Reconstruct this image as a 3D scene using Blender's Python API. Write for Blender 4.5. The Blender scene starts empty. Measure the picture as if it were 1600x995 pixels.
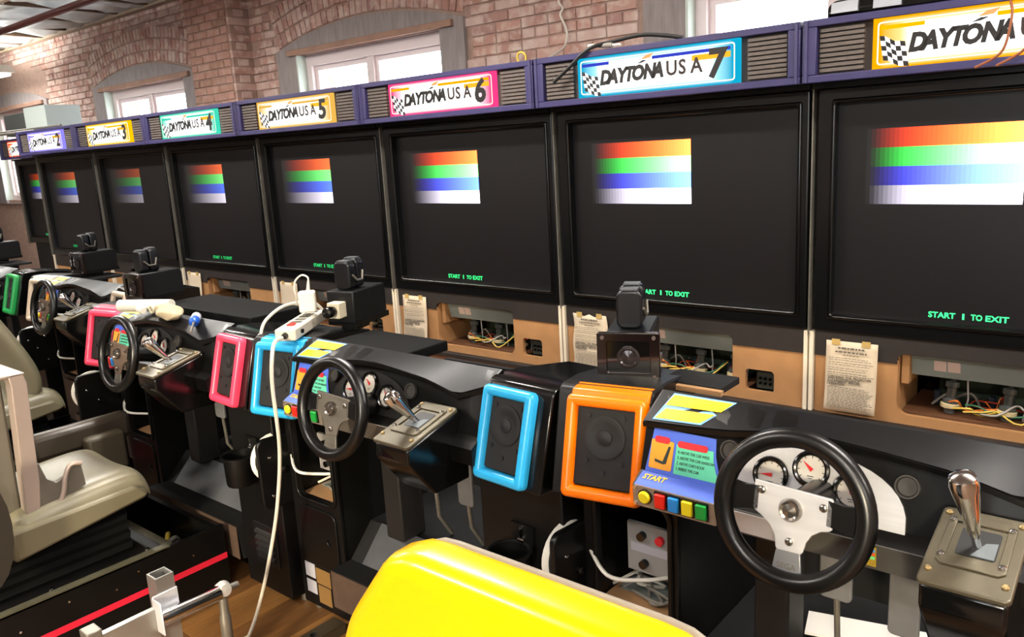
import bpy, bmesh, math, random
from mathutils import Vector, Matrix, Euler
random.seed(7)
R = math.radians
SC = bpy.context.scene
COL = SC.collection
P = 1.24                                   # pitch of the cabinets

# ------------------------------------------------------------------ camera
cam_d = bpy.data.cameras.new('camera'); cam = bpy.data.objects.new('camera', cam_d); COL.objects.link(cam)
def cam_axes(a, b, c):
    ca, sa, cb, sb, cc, sc = math.cos(a), math.sin(a), math.cos(b), math.sin(b), math.cos(c), math.sin(c)
    f = Vector((sa*cb, ca*cb, -sb)); r = Vector((ca, -sa, 0)); u = r.cross(f)
    return cc*r + sc*u, -sc*r + cc*u, f
r_, u_, f_ = cam_axes(-0.7008886, 0.2098069, -0.0562086)
mw = Matrix((r_, u_, -f_)).transposed().to_4x4(); mw.translation = (1.13421, -3.21919, 1.59785)
cam.matrix_world = mw
cam_d.sensor_fit = 'HORIZONTAL'; cam_d.sensor_width = 36; cam_d.lens = 1261.73/1600*36
cam_d.clip_start = 0.05; cam_d.clip_end = 200
SC.camera = cam

# ------------------------------------------------------------------ world, sun, exposure
W = bpy.data.worlds.new('sky'); SC.world = W; W.use_nodes = True
bg = W.node_tree.nodes['Background']; bg.inputs[0].default_value = (.93, .97, 1, 1); bg.inputs[1].default_value = 9.0
sun_d = bpy.data.lights.new('sun', 'SUN'); sun_d.energy = 5.5; sun_d.angle = R(7); sun_d.color = (1, .84, .58)
sun = bpy.data.objects.new('sun', sun_d); COL.objects.link(sun)
SUN_DIR = Vector((-.36, .9, -.255)).normalized()
sun.rotation_euler = SUN_DIR.to_track_quat('-Z', 'Y').to_euler(); sun.location = (4, -14, 6)
LAMP_W = 60
vs = SC.view_settings
vs.view_transform = 'Standard'; vs.look = 'None'; vs.exposure = 0.0; vs.gamma = 1.0; vs.use_curve_mapping = False

# ------------------------------------------------------------------ materials
MATS = {}
def srgb(h):
    h = h.lstrip('#'); c = [int(h[i:i+2], 16)/255 for i in (0, 2, 4)]
    return tuple((x/12.92 if x <= .04045 else ((x+.055)/1.055)**2.4) for x in c)
def mat(name, col, rough=.5, metal=0, noise=0, nscale=20, bump=0, emit=None, estr=1, spec=None, col2=None, trans=0, coat=0, stretch=None, alpha=1):
    if name in MATS: return MATS[name]
    m = bpy.data.materials.new(name); m.use_nodes = True; nt = m.node_tree; b = nt.nodes['Principled BSDF']
    if isinstance(col, str): col = srgb(col)
    b.inputs['Base Color'].default_value = (*col, 1); b.inputs['Roughness'].default_value = rough; b.inputs['Metallic'].default_value = metal
    if spec is not None: b.inputs['Specular IOR Level'].default_value = spec
    if trans: b.inputs['Transmission Weight'].default_value = trans
    if coat: b.inputs['Coat Weight'].default_value = coat; b.inputs['Coat Roughness'].default_value = .08
    if alpha < 1: b.inputs['Alpha'].default_value = alpha
    if emit: b.inputs['Emission Color'].default_value = (*(srgb(emit) if isinstance(emit, str) else emit), 1); b.inputs['Emission Strength'].default_value = estr
    if noise or bump or col2:
        tc = nt.nodes.new('ShaderNodeTexCoord'); n = nt.nodes.new('ShaderNodeTexNoise'); n.inputs['Scale'].default_value = nscale; n.inputs['Detail'].default_value = 6
        if stretch:
            mp = nt.nodes.new('ShaderNodeMapping'); mp.inputs['Scale'].default_value = stretch
            nt.links.new(tc.outputs['Object'], mp.inputs[0]); nt.links.new(mp.outputs[0], n.inputs['Vector'])
        else: nt.links.new(tc.outputs['Object'], n.inputs['Vector'])
        if noise or col2:
            cr = nt.nodes.new('ShaderNodeValToRGB'); cr.color_ramp.elements[0].position = .3; cr.color_ramp.elements[1].position = .7
            if isinstance(col2, str): col2 = srgb(col2)
            c2 = col2 or tuple(max(0, x*(1-noise)) for x in col)
            cr.color_ramp.elements[0].color = (*c2, 1); cr.color_ramp.elements[1].color = (*col, 1)
            nt.links.new(n.outputs['Fac'], cr.inputs[0]); nt.links.new(cr.outputs[0], b.inputs['Base Color'])
        if bump:
            bp = nt.nodes.new('ShaderNodeBump'); bp.inputs['Strength'].default_value = bump; bp.inputs['Distance'].default_value = .01
            nt.links.new(n.outputs['Fac'], bp.inputs['Height']); nt.links.new(bp.outputs[0], b.inputs['Normal'])
    MATS[name] = m; return m
def emis(name, col, s):
    if name in MATS: return MATS[name]
    m = bpy.data.materials.new(name); m.use_nodes = True; nt = m.node_tree; nt.nodes.remove(nt.nodes['Principled BSDF'])
    e = nt.nodes.new('ShaderNodeEmission'); e.inputs[0].default_value = (*(srgb(col) if isinstance(col, str) else col), 1); e.inputs[1].default_value = s
    nt.links.new(e.outputs[0], nt.nodes['Material Output'].inputs[0]); MATS[name] = m; return m

black = mat('black_laminate', '#0d0c0c', .42, spec=.28, noise=.25, nscale=30)
blackp = mat('black_painted_metal', '#0c0c0c', .33, spec=.32, noise=.3, nscale=14)
gloss = mat('gloss_black_plastic', '#080808', .16)
dashm = mat('dash_black_plastic', '#0a0a0a', .3, spec=.35, noise=.3, nscale=25)
visorm = mat('visor_gloss_black', '#0f0f11', .42, noise=.2, nscale=9, spec=.22)
bezelm = mat('bezel_black_plastic', '#0b0b0c', .24)
purple = mat('purple_header_plastic', '#38335f', .45, noise=.15, nscale=8)
slatm = mat('brown_grille_slat', '#655b54', .6, noise=.2, nscale=60)
recessm = mat('dark_grille_recess', '#3a3432', .7)
mdf = mat('mdf_board', '#a67a4e', .62, noise=.12, nscale=14)
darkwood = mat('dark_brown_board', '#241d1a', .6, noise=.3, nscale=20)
brownwood = mat('brown_plywood', '#6b452b', .6, noise=.35, nscale=12, stretch=(1, 8, 8))
palewood = mat('pale_batten_wood', '#b58b60', .6, noise=.2, nscale=14, stretch=(1, 8, 8))
screenm = mat('projection_screen', '#100e0f', .42, spec=.4)
greymetal = mat('grey_sheet_metal', '#7d8684', .5, metal=.15, noise=.1, nscale=8)
white = mat('white_plastic', '#e6e2d6', .45)
offw = mat('beige_strip_plastic', '#dcd6c6', .5, noise=.06, nscale=30)
creamstrip = mat('cream_edge_strip', '#d8cdb8', .5)
silver = mat('brushed_aluminium', '#d6d7db', .42, metal=.45, noise=.12, nscale=10, stretch=(1, 30, 1))
silver2 = mat('worn_grey_steel', '#8b867c', .38, metal=.6, noise=.25, nscale=16)
chrome = mat('chrome', '#d8d8d8', .1, metal=1)
gatem = mat('worn_shifter_plate', '#635c4b', .34, metal=.45, noise=.35, nscale=13)
rubber = mat('black_leather_rim', '#0b0b0b', .3, noise=.2, nscale=60)
grillem = mat('speaker_mesh_black', '#151414', .75, noise=.3, nscale=160)
conem = mat('speaker_cone_black', '#0d0d0d', .65)
footm = mat('grey_footrest_sheet', '#4c4e52', .5, metal=.2, noise=.3, nscale=12)
footd = mat('dusty_black_footwell', '#181819', .7, spec=.25, noise=.35, nscale=9)
seatm = mat('tan_grey_seat_plastic', '#7f7962', .36, noise=.1, nscale=5)
seatm2 = mat('tan_grey_lower_shell', '#756e57', .4, noise=.1, nscale=5)
yellowm = mat('yellow_seat_plastic', '#ffc800', .25, coat=.3)
redm = mat('red_stripe', '#d8203a', .45)
papm = mat('yellowed_paper', '#cdbda4', .8, noise=.12, nscale=10)
ink = mat('faded_ink', '#5c564e', .8)
tape = mat('brown_tape', '#b39658', .6)
wred = mat('red_wire', '#b23a22', .5); worange = mat('orange_wire', '#d7722a', .5); wyel = mat('yellow_wire', '#d0b040', .5); wgreen = mat('green_wire', '#2c6b4a', .5); wblack = mat('black_wire', '#151515', .45); wgrey = mat('grey_wire', '#8a857c', .5)
glass = mat('tube_glass', '#6d716e', .12, metal=.6)
pcb = mat('circuit_board', '#3b4a3a', .6, noise=.4, nscale=60)
stone = mat('grey_plaster_surround', '#9a9190', .8, noise=.3, nscale=5, bump=.4, stretch=(6, 6, 1))
mortar = mat('pale_mortar', '#ad9184', .9, noise=.25, nscale=18, bump=.6)
timber = mat('rough_lintel_timber', '#a98472', .8, noise=.3, nscale=8)
vinyl = mat('white_vinyl_frame', '#e9dcdc', .45)
foil = mat('silver_foil_insulation', '#e6ecea', .5, metal=.1, noise=.35, nscale=5, bump=.5)
joistm = mat('brown_ceiling_joist', '#6f5743', .75, noise=.3, nscale=12)
pipem = mat('dark_red_steel_pipe', '#5c2a26', .5)
condm = mat('tan_conduit', '#a3917c', .6)

def pane_mat():
    if 'window_pane_glass' in MATS: return MATS['window_pane_glass']
    m = bpy.data.materials.new('window_pane_glass'); m.use_nodes = True; nt = m.node_tree; nt.nodes.remove(nt.nodes['Principled BSDF'])
    a = nt.nodes.new('ShaderNodeBsdfTransparent'); g = nt.nodes.new('ShaderNodeBsdfGlossy'); g.inputs['Roughness'].default_value = .02; x = nt.nodes.new('ShaderNodeMixShader'); x.inputs[0].default_value = .05
    nt.links.new(a.outputs[0], x.inputs[1]); nt.links.new(g.outputs[0], x.inputs[2]); nt.links.new(x.outputs[0], nt.nodes['Material Output'].inputs[0]); MATS['window_pane_glass'] = m; return m
def brick_mat(name, lo, hi, whit):
    m = bpy.data.materials.new(name); m.use_nodes = True; nt = m.node_tree; b = nt.nodes['Principled BSDF']; b.inputs['Roughness'].default_value = .85
    oi = nt.nodes.new('ShaderNodeObjectInfo'); ge = nt.nodes.new('ShaderNodeNewGeometry'); tc = nt.nodes.new('ShaderNodeTexCoord')
    ad = nt.nodes.new('ShaderNodeMath'); ad.operation = 'ADD'; nt.links.new(oi.outputs['Random'], ad.inputs[0]); nt.links.new(ge.outputs['Random Per Island'], ad.inputs[1])
    fr = nt.nodes.new('ShaderNodeMath'); fr.operation = 'FRACT'; nt.links.new(ad.outputs[0], fr.inputs[0])
    cr = nt.nodes.new('ShaderNodeValToRGB'); e = cr.color_ramp.elements
    e[0].color = (*srgb(lo), 1); e[1].color = (*srgb(hi), 1); x = e.new(.5); x.color = (*srgb('#b58a7c'), 1)
    nt.links.new(fr.outputs[0], cr.inputs[0])
    n = nt.nodes.new('ShaderNodeTexNoise'); n.inputs['Scale'].default_value = 13; n.inputs['Detail'].default_value = 9; nt.links.new(ge.outputs['Position'], n.inputs['Vector'])
    r2 = nt.nodes.new('ShaderNodeValToRGB'); r2.color_ramp.elements[0].position = .44; r2.color_ramp.elements[1].position = .66
    r2.color_ramp.elements[1].color = (whit, whit, whit, 1)
    nt.links.new(n.outputs['Fac'], r2.inputs[0])
    mx = nt.nodes.new('ShaderNodeMix'); mx.data_type = 'RGBA'; nt.links.new(r2.outputs[0], mx.inputs[0]); nt.links.new(cr.outputs[0], mx.inputs[6]); mx.inputs[7].default_value = (*srgb('#d8c6bc'), 1)
    nt.links.new(mx.outputs[2], b.inputs['Base Color'])
    n2 = nt.nodes.new('ShaderNodeTexNoise'); n2.inputs['Scale'].default_value = 60; nt.links.new(ge.outputs['Position'], n2.inputs['Vector'])
    bp = nt.nodes.new('ShaderNodeBump'); bp.inputs['Strength'].default_value = .5; bp.inputs['Distance'].default_value = .006
    nt.links.new(n2.outputs['Fac'], bp.inputs['Height']); nt.links.new(bp.outputs[0], b.inputs['Normal'])
    MATS[name] = m; return m
brickm = brick_mat('old_red_brick', '#a5827a', '#cbb2a9', .85)
brickp = brick_mat('brown_pilaster_brick', '#8f6a57', '#a98170', .25)

# ------------------------------------------------------------------ mesh helpers
class MB:
    def __init__(s): s.v = []; s.f = []
    def add(s, vs, fs, M=None):
        o = len(s.v)
        s.v += [tuple((M @ Vector(v)) if M else v) for v in vs]
        s.f += [tuple(i+o for i in f) for f in fs]; return s
    def box(s, x0, x1, y0, y1, z0, z1, M=None):
        v = [(x0,y0,z0),(x1,y0,z0),(x1,y1,z0),(x0,y1,z0),(x0,y0,z1),(x1,y0,z1),(x1,y1,z1),(x0,y1,z1)]
        return s.add(v, [(0,3,2,1),(4,5,6,7),(0,1,5,4),(1,2,6,5),(2,3,7,6),(3,0,4,7)], M)
    def prism(s, prof, x0, x1, M=None):                   # profile in (y,z) extruded along x
        n = len(prof); a = sum(prof[i][0]*prof[(i+1) % n][1]-prof[(i+1) % n][0]*prof[i][1] for i in range(n))
        if a < 0: prof = prof[::-1]
        v = [(x0, *p) for p in prof]+[(x1, *p) for p in prof]
        f = [tuple(range(n))[::-1], tuple(range(n, 2*n))]+[(i, (i+1) % n, (i+1) % n+n, i+n) for i in range(n)]
        return s.add(v, f, M)
    def cyl(s, p0, p1, r0, r1=None, n=14, caps=True, M=None):
        p0, p1 = Vector(p0), Vector(p1); r1 = r0 if r1 is None else r1
        q = (p1-p0).to_track_quat('Z', 'Y'); v = []
        for p, r in ((p0, r0), (p1, r1)):
            v += [tuple(p + q @ Vector((r*math.cos(2*math.pi*i/n), r*math.sin(2*math.pi*i/n), 0))) for i in range(n)]
        f = [(i, (i+1) % n, (i+1) % n+n, i+n) for i in range(n)]
        if caps: f += [tuple(range(n))[::-1], tuple(range(n, 2*n))]
        return s.add(v, f, M)
    def lathe(s, prof, c, axis, n=24, M=None):             # prof: (radius, height) along axis
        q = Vector(axis).to_track_quat('Z', 'Y'); c = Vector(c); v = []; m = len(prof)
        for i in range(n):
            a = 2*math.pi*i/n
            v += [tuple(c + q @ Vector((r*math.cos(a), r*math.sin(a), h))) for r, h in prof]
        f = [(i*m+j, ((i+1) % n)*m+j, ((i+1) % n)*m+j+1, i*m+j+1) for i in range(n) for j in range(m-1)]
        return s.add(v, f, M)
    def torus(s, c, axis, R0, r, n=48, k=12, M=None):
        return s.lathe([(R0+r*math.cos(2*math.pi*j/k), r*math.sin(2*math.pi*j/k)) for j in range(k+1)], c, axis, n, M)
    def tube(s, pts, r, k=8, M=None):
        pts = [Vector(p) for p in pts]; n = len(pts); v = []; up = None
        for i, p in enumerate(pts):
            t = (pts[min(i+1, n-1)]-pts[max(i-1, 0)]).normalized()
            if up is None: up = t.orthogonal().normalized()
            up = (up - t*up.dot(t)).normalized(); b = t.cross(up)
            v += [tuple(p + r*(math.cos(2*math.pi*j/k)*up+math.sin(2*math.pi*j/k)*b)) for j in range(k)]
        f = [(i*k+j, i*k+(j+1) % k, (i+1)*k+(j+1) % k, (i+1)*k+j) for i in range(n-1) for j in range(k)]
        f += [tuple(range(k))[::-1], tuple(range((n-1)*k, n*k))]
        return s.add(v, f, M)
    def loft(s, secs, closed=True, caps=True, M=None):
        n = len(secs[0]); v = [p for sec in secs for p in sec]; m = n if closed else n-1
        f = [(i*n+j, i*n+(j+1) % n, (i+1)*n+(j+1) % n, (i+1)*n+j) for i in range(len(secs)-1) for j in range(m)]
        if caps: f += [tuple(range(n))[::-1], tuple(range((len(secs)-1)*n, len(secs)*n))]
        return s.add(v, f, M)
    def mesh(s, name='m', smooth=True, fix=True):
        me = bpy.data.meshes.new(name); me.from_pydata(s.v, [], s.f); me.update()
        if fix:
            b = bmesh.new(); b.from_mesh(me); bmesh.ops.recalc_face_normals(b, faces=b.faces); b.to_mesh(me); b.free()
        if smooth:
            me.shade_smooth(); me.set_sharp_from_angle(angle=R(35))
        return me
def catmull(pts, n=6):
    pts = [Vector(p) for p in pts]; out = []
    for i in range(len(pts)-1):
        p0, p1, p2, p3 = pts[max(i-1, 0)], pts[i], pts[i+1], pts[min(i+2, len(pts)-1)]
        for j in range(n):
            t = j/n; out.append(.5*((2*p1)+(p2-p0)*t+(2*p0-5*p1+4*p2-p3)*t*t+(3*p1-p0-3*p2+p3)*t**3))
    return out+[pts[-1]]
def rrect(x0, y0, x1, y1, r, n=5):
    o = []
    for cx, cy, a in ((x1-r, y1-r, 0), (x0+r, y1-r, 90), (x0+r, y0+r, 180), (x1-r, y0+r, 270)):
        o += [(cx+r*math.cos(R(a+90*i/n)), cy+r*math.sin(R(a+90*i/n))) for i in range(n+1)]
    return o
def frame_sweep(x0, y0, x1, y1, r, w, h, M):                # raised picture-frame border with a rounded section
    m = MB(); secs = []
    for d, z in ((0, 0), (0, h*.55), (w*.08, h*.78), (w*.25, h*.95), (w*.5, h), (w*.75, h*.95), (w*.92, h*.78), (w, h*.5), (w, 0)):
        secs.append([tuple(M @ Vector((a, b, z))) for a, b in rrect(x0+d, y0+d, x1-d, y1-d, max(r-d*.8, .003), 6)])
    me = m.loft(secs, True, False).mesh(); me.set_sharp_from_angle(angle=R(60)); return me
def fit_text(body, x0, x1, z, h, M, bold=0):
    me = text(body, 1, Matrix.Identity(4), 0, bold, .0); xs = [v.co.x for v in me.vertices]; zs = [v.co.y for v in me.vertices]; a, b, c, d = min(xs), max(xs), min(zs), max(zs)
    for v in me.vertices: v.co = ((v.co.x-a)/(b-a)*(x1-x0)+x0, (v.co.y-c)/(d-c)*h+z, 0)
    me.transform(M); return me
def circ(cx, cy, r, n=24): return [(cx+r*math.cos(2*math.pi*i/n), cy+r*math.sin(2*math.pi*i/n)) for i in range(n)]
FRONT = Matrix(((1,0,0,0),(0,0,-1,0),(0,1,0,0),(0,0,0,1)))     # drawing (x,y) -> world x,z; thickness towards -y
def plate(outline, holes=(), th=.01, bevel=0, M=FRONT, smooth=True):
    cu = bpy.data.curves.new('c', 'CURVE'); cu.dimensions = '2D'; cu.fill_mode = 'BOTH'; cu.extrude = max(th/2-bevel, 1e-5); cu.bevel_depth = bevel; cu.bevel_resolution = 3; cu.offset = -bevel
    for ol in [outline, *holes]:
        sp = cu.splines.new('POLY'); sp.points.add(len(ol)-1)
        for p, q in zip(sp.points, ol): p.co = (q[0], q[1], 0, 1)
        sp.use_cyclic_u = True
    o = bpy.data.objects.new('c', cu); me = bpy.data.meshes.new_from_object(o); bpy.data.objects.remove(o); bpy.data.curves.remove(cu)
    me.transform(M)
    if smooth: me.shade_smooth(); me.set_sharp_from_angle(angle=R(40))
    return me
def text(body, size, M, shear=0, bold=0, ext=.0006, align='LEFT', sx=1):
    cu = bpy.data.curves.new('t', 'FONT'); cu.body = body; cu.size = size; cu.shear = shear; cu.offset = bold; cu.extrude = ext; cu.align_x = align; cu.resolution_u = 3
    o = bpy.data.objects.new('t', cu); me = bpy.data.meshes.new_from_object(o); bpy.data.objects.remove(o); bpy.data.curves.remove(cu)
    me.transform(M @ Matrix.Diagonal((sx, 1, 1, 1))); return me
def T(x, y, z): return Matrix.Translation((x, y, z))

# ------------------------------------------------------------------ object helpers
CACHE = {}
def cached(key, fn):
    if key not in CACHE:
        CACHE[key] = fn(); CACHE[key].name = key
    return CACHE[key]
def obj(name, me, m, parent=None, bevel=0, M=None):
    if isinstance(me, MB): me = me.mesh(name)
    o = bpy.data.objects.new(name, me)
    if m is not None:
        if not me.materials: me.materials.append(m)
        elif me.materials[0] is not m:
            o.material_slots[0].link = 'OBJECT'; o.material_slots[0].material = m
    COL.objects.link(o)
    if parent: o.parent = parent
    if M is not None: o.matrix_local = M
    if bevel:
        b = o.modifiers.new('bevel', 'BEVEL'); b.width = bevel; b.segments = 2; b.limit_method = 'ANGLE'
    return o
def tag(o, label, cat, group=None):
    o['label'] = label; o['category'] = cat
    if group: o['group'] = group
    return o
def thing(name, label, cat, loc=(0,0,0), rz=0, group=None):
    o = bpy.data.objects.new(name, None); o.empty_display_size = .1; COL.objects.link(o); o.location = loc; o.rotation_euler = (0,0,rz)
    return tag(o, label, cat, group)
def struct(name, me, m, bevel=0):
    o = obj(name, me, m, None, bevel); o['kind'] = 'structure'; return o
# ------------------------------------------------------------------ setting: floor
floor = struct('floor', MB().box(-15, 5.5, -9, 1.3, -.1, -.008), mat('floor_underlay', '#6b4a2e', .6, noise=.3, nscale=6))
plankm = mat('worn_wood_plank', '#9a6d3c', .42, noise=.35, nscale=9, stretch=(6, .8, 1))
plankm2 = mat('dark_worn_wood_plank', '#7c5530', .42, noise=.35, nscale=9, stretch=(6, .8, 1))
pk = MB().box(-.0985, .0985, -.4485, .4485, -.008, 0).mesh('plank')
pk2 = pk.copy(); pk2.name = 'plank_dark'
for i in range(15):
    for j in range(4):
        o = obj('plank', pk if random.random() < .6 else pk2, None, floor)
        if not o.data.materials: o.data.materials.append(plankm if o.data is pk else plankm2)
        o.location = (-2.6+i*.2, -3.4+j*.9+(.45 if i % 2 else 0), random.uniform(-.0008, 0))
# ------------------------------------------------------------------ back wall with windows
WY = 1.05
WINS = [(-11.5, -9.86), (-8.09, -6.42), (-4.6, -2.965), (-1.07, .57)]
ZS, ZT = 1.25, 2.42
wall = MB(); xs = -15
for a, b in WINS:
    wall.box(xs, a, WY+.012, WY+.35, 0, 3.3); wall.box(a, b, WY+.012, WY+.35, 0, ZS); wall.box(a, b, WY+.012, WY+.35, ZT, 3.3); xs = b
wall.box(xs, 5.5, WY+.012, WY+.35, 0, 3.3)
wall = struct('wall_back', wall, mortar)
pil = MB()
for a, b in ((-5.95, -5.25),): pil.box(a+.01, b-.01, .862, WY+.02, 0, 3.2)
obj('pilaster_core', pil, mortar, wall)
for i, (a, b) in enumerate(WINS):
    w = struct('window_%d' % (i+1), plate(rrect(a, ZS, b, ZT, .005), [rrect(a+.07, ZS+.06, b-.07, ZT-.085, .005)], .07, M=T(0, WY+.10, 0) @ FRONT), vinyl)
    mx = a+(b-a)*.48
    obj('mullion', MB().box(mx-.035, mx+.035, WY+.075, WY+.13, ZS+.05, ZT-.08), vinyl, w)
    for c, d in ((a+.07, mx-.03), (mx+.03, b-.07)):
        obj('sash', plate(rrect(c, ZS+.06, d, ZT-.085, .004), [rrect(c+.04, ZS+.1, d-.04, ZT-.125, .004)], .04, M=T(0, WY+.12, 0) @ FRONT), vinyl, w)
        obj('pane', MB().box(c+.035, d-.035, WY+.125, WY+.13, ZS+.095, ZT-.12), pane_mat(), w)
    mid = (a+b)/2
    ap = [(a-.28, 1.2)]+[(a-.28+(b-a+.51)*t/16, 2.47+.15*(1-(2*t/16-1)**2)) for t in range(17)]+[(b+.23, 1.2)]
    tr = struct('trim_%d' % (i+1), plate(ap, [rrect(a+.0, 1.21, b-.0, ZT+.01, .003)], .05, M=T(0, WY+.005, 0) @ FRONT), stone)
    obj('lintel_board', MB().box(a-.1, b+.14, WY-.05, WY-.018, ZT+.0, ZT+.045), timber, tr, .004)
    obj('corner_bead', MB().box(a-.012, a+.004, WY-.024, WY+.09, 1.25, ZT), mat('pale_green_bead', '#c3cfc6', .6), tr)
# bricks: six shapes shared between all the single bricks
def brick_mesh(l, h, d=.03):
    m = MB(); j = lambda: random.uniform(-.004, .004)
    f = [(-l/2+.004+j(), -d, -h/2+.004+j()), (l/2-.004+j(), -d, -h/2+.004+j()), (l/2-.004+j(), -d, h/2-.004+j()), (-l/2+.004+j(), -d, h/2-.004+j())]
    k = [(-l/2, -.006, -h/2), (l/2, -.006, -h/2), (l/2, -.006, h/2), (-l/2, -.006, h/2)]
    b = [(-l/2, .02, -h/2), (l/2, .02, -h/2), (l/2, .02, h/2), (-l/2, .02, h/2)]
    v = f+k+b
    fs = [(0,1,2,3)]+[(4+i, 4+(i+1) % 4, (i+1) % 4, i) for i in range(4)]+[(8+i, 8+(i+1) % 4, 4+(i+1) % 4, 4+i) for i in range(4)]
    return v, fs
STR = [brick_mesh(.205, .058, .012) for _ in range(4)]; HDR = [brick_mesh(.098, .058, .012) for _ in range(3)]; VOU = [brick_mesh(.06, .1, .012) for _ in range(3)]
def in_sur(x, z, pad=0):
    for a, b in WINS:
        if a-.30-pad < x < b+.25+pad:
            t = (x-(a-.28))/(b-a+.51)
            if z < 2.47+.15*(1-(2*t-1)**2)+.02: return 1
            if -.02 < t < 1.02 and z < 2.47+.15*(1-(2*t-1)**2)+.36: return 2
    return 0
blist = []          # (matrix, kind, variant, material)
z = 1.62; ci = 0
while z < 3.17:
    hdr = ci % 6 == 4; L = .108 if hdr else .215; x = -13.0+(random.uniform(0, .2) if 0 else (.1 if ci % 2 else 0))
    while x < .6:
        if not in_sur(x, z) and not (-5.97 < x < -5.23):
            blist.append((T(x, WY+.012+random.uniform(-.003, .003), z), 'h' if hdr else 's', random.randrange(3), 0))
        x += L
    z += .0675; ci += 1
for a, b in WINS[1:3]:
    hw = (b-a+.51)/2; cx = a-.28+hw; Rr = (hw*hw+.15*.15)/(2*.15); cz = 2.62-Rr
    for ring in range(3):
        rr = Rr+.07+ring*.112; th = math.asin(hw/Rr)*.98; n = int(2*th*rr/.069)
        for q in range(n):
            t = -th+2*th*(q+.5)/n
            x, zz = cx+rr*math.sin(t), cz+rr*math.cos(t)
            if zz < 3.16: blist.append((T(x, WY+.010, zz) @ Matrix.Rotation(t, 4, 'Y'), 'v', random.randrange(3), 0))
for a, b in ((-5.95, -5.25),):
    z = 1.62; ci = 0
    while z < 3.17:
        n = 3 if ci % 2 else 4; x = a
        ls = [.215, .215, .215] if ci % 2 else [.108, .215, .215, .108]
        for l in ls:
            blist.append((T(x+l/2+.015, .862, z), 's' if l > .2 else 'h', random.randrange(3), 1)); x += l
        blist.append((T(b-.012, .955, z) @ Matrix.Rotation(R(90), 4, 'Z'), 's' if ci % 2 else 'h', random.randrange(3), 0)); z += .0675; ci += 1
VB = {'s': STR, 'h': HDR, 'v': VOU}; SH = {}
def vis(m):                         # visible bit of wall: nearer to the photograph's viewpoint is larger
    p = m.translation; return (p-cam.matrix_world.translation).length+(50 if p.z < 2.0+.02*(-p.x) or p.x > -1.2 else 0)
blist.sort(key=lambda e: vis(e[0])); rest = [MB(), MB()]
for i, (m, kd, va, ma) in enumerate(blist):
    if i < 300:
        key = (kd, va, ma)
        if key not in SH:
            me = bpy.data.meshes.new('brick'); me.from_pydata(VB[kd][va][0], [], VB[kd][va][1]); me.materials.append((brickm, brickp)[ma]); SH[key] = me
        o = bpy.data.objects.new('brick', SH[key]); COL.objects.link(o); o.parent = wall; o.matrix_local = m
    else: rest[ma].add(*VB[kd][va], m)
for ma in (0, 1):
    o = obj('far_bricks', rest[ma].mesh('far_bricks', False, False), (brickm, brickp)[ma], wall); o['kind'] = 'stuff'
# ------------------------------------------------------------------ the other walls and the ceiling
plaster = mat('pale_plaster_wall', '#b9aa9a', .85, noise=.1, nscale=4)
struct('wall_left', MB().box(-15.3, -15, -9, 1.3, 0, 3.3), plaster)
struct('wall_right', MB().box(5.5, 5.8, -9, 1.3, 0, 3.3), plaster)
SW = [(.7, 2.35), (2.9, 4.1)]                             # unseen windows added behind the viewpoint, placed to throw sun on seat, floor and panels
fw = MB(); xs = -15
for a, b in SW:
    fw.box(xs, a, -9.2, -9, 0, 3.3); fw.box(a, b, -9.2, -9, 0, 1.0); fw.box(a, b, -9.2, -9, 3.15, 3.3); xs = b
fw.box(xs, 5.5, -9.2, -9, 0, 3.3); struct('wall_front', fw, plaster)
for i, (a, b) in enumerate(SW):
    w = struct('window_%d' % (i+5), plate(rrect(a, 1.0, b, 3.15, .005), [rrect(a+.05, 1.05, (a+b)/2-.03, 3.1, .005), rrect((a+b)/2+.03, 1.05, b-.05, 3.1, .005)], .06, M=T(0, -9.05, 0) @ FRONT), vinyl)
ceil = struct('ceiling', MB().box(-15, 5.5, -9, 1.3, 3.2, 3.3), mat('ceiling_boards', '#8a8078', .8))
for i in range(20):
    x = -14.2+i*.62
    obj('joist', MB().box(x-.022, x+.022, -8.9, WY, 3.12, 3.2), joistm, ceil)
for i in range(15):
    x = -13.9+i*.62
    for j in range(6):
        y = .74-j*.55; m = MB(); nx, ny = 4, 3
        vs_ = [(x-.27+.54*a/nx, y-.26+.52*b/ny, 3.145+random.uniform(-.05, .02)) for b in range(ny+1) for a in range(nx+1)]
        fs_ = [(b*(nx+1)+a, b*(nx+1)+a+1, (b+1)*(nx+1)+a+1, (b+1)*(nx+1)+a) for b in range(ny) for a in range(nx)]
        me = m.add(vs_, fs_).mesh('foil', True, False); me.set_sharp_from_angle(angle=R(180))
        o = obj('insulation_panel', me, foil, ceil); sd = o.modifiers.new('thick', 'SOLIDIFY'); sd.thickness = .03; sd.offset = 1
obj('ledger_board', MB().box(-15, -5.9, .95, 1.03, 3.105, 3.155), condm, ceil)
for k, (x, y) in enumerate(((-8.2, -.1), (-7.4, -.3), (-9.1, .2))):
    obj('hanger_wire', MB().tube([(x, y, 3.2), (x+.02, y, 2.99+.02*k)], .006, 5), wblack, ceil)
tag(obj('ceiling_pipe', MB().cyl((-14, .12, 2.99), (-4.9, .12, 2.99), .032), pipem), 'dark red steel pipe running under the silver foil ceiling', 'pipe')
tag(obj('ceiling_conduit', MB().tube(catmull([(-13.5, -.35, 3.05), (-9, -.28, 3.03), (-7.2, -.3, 3.05), (-5, -.25, 3.06)], 5), .022), condm), 'thin tan conduit hanging below the ceiling joists beside the red pipe', 'conduit')
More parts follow.
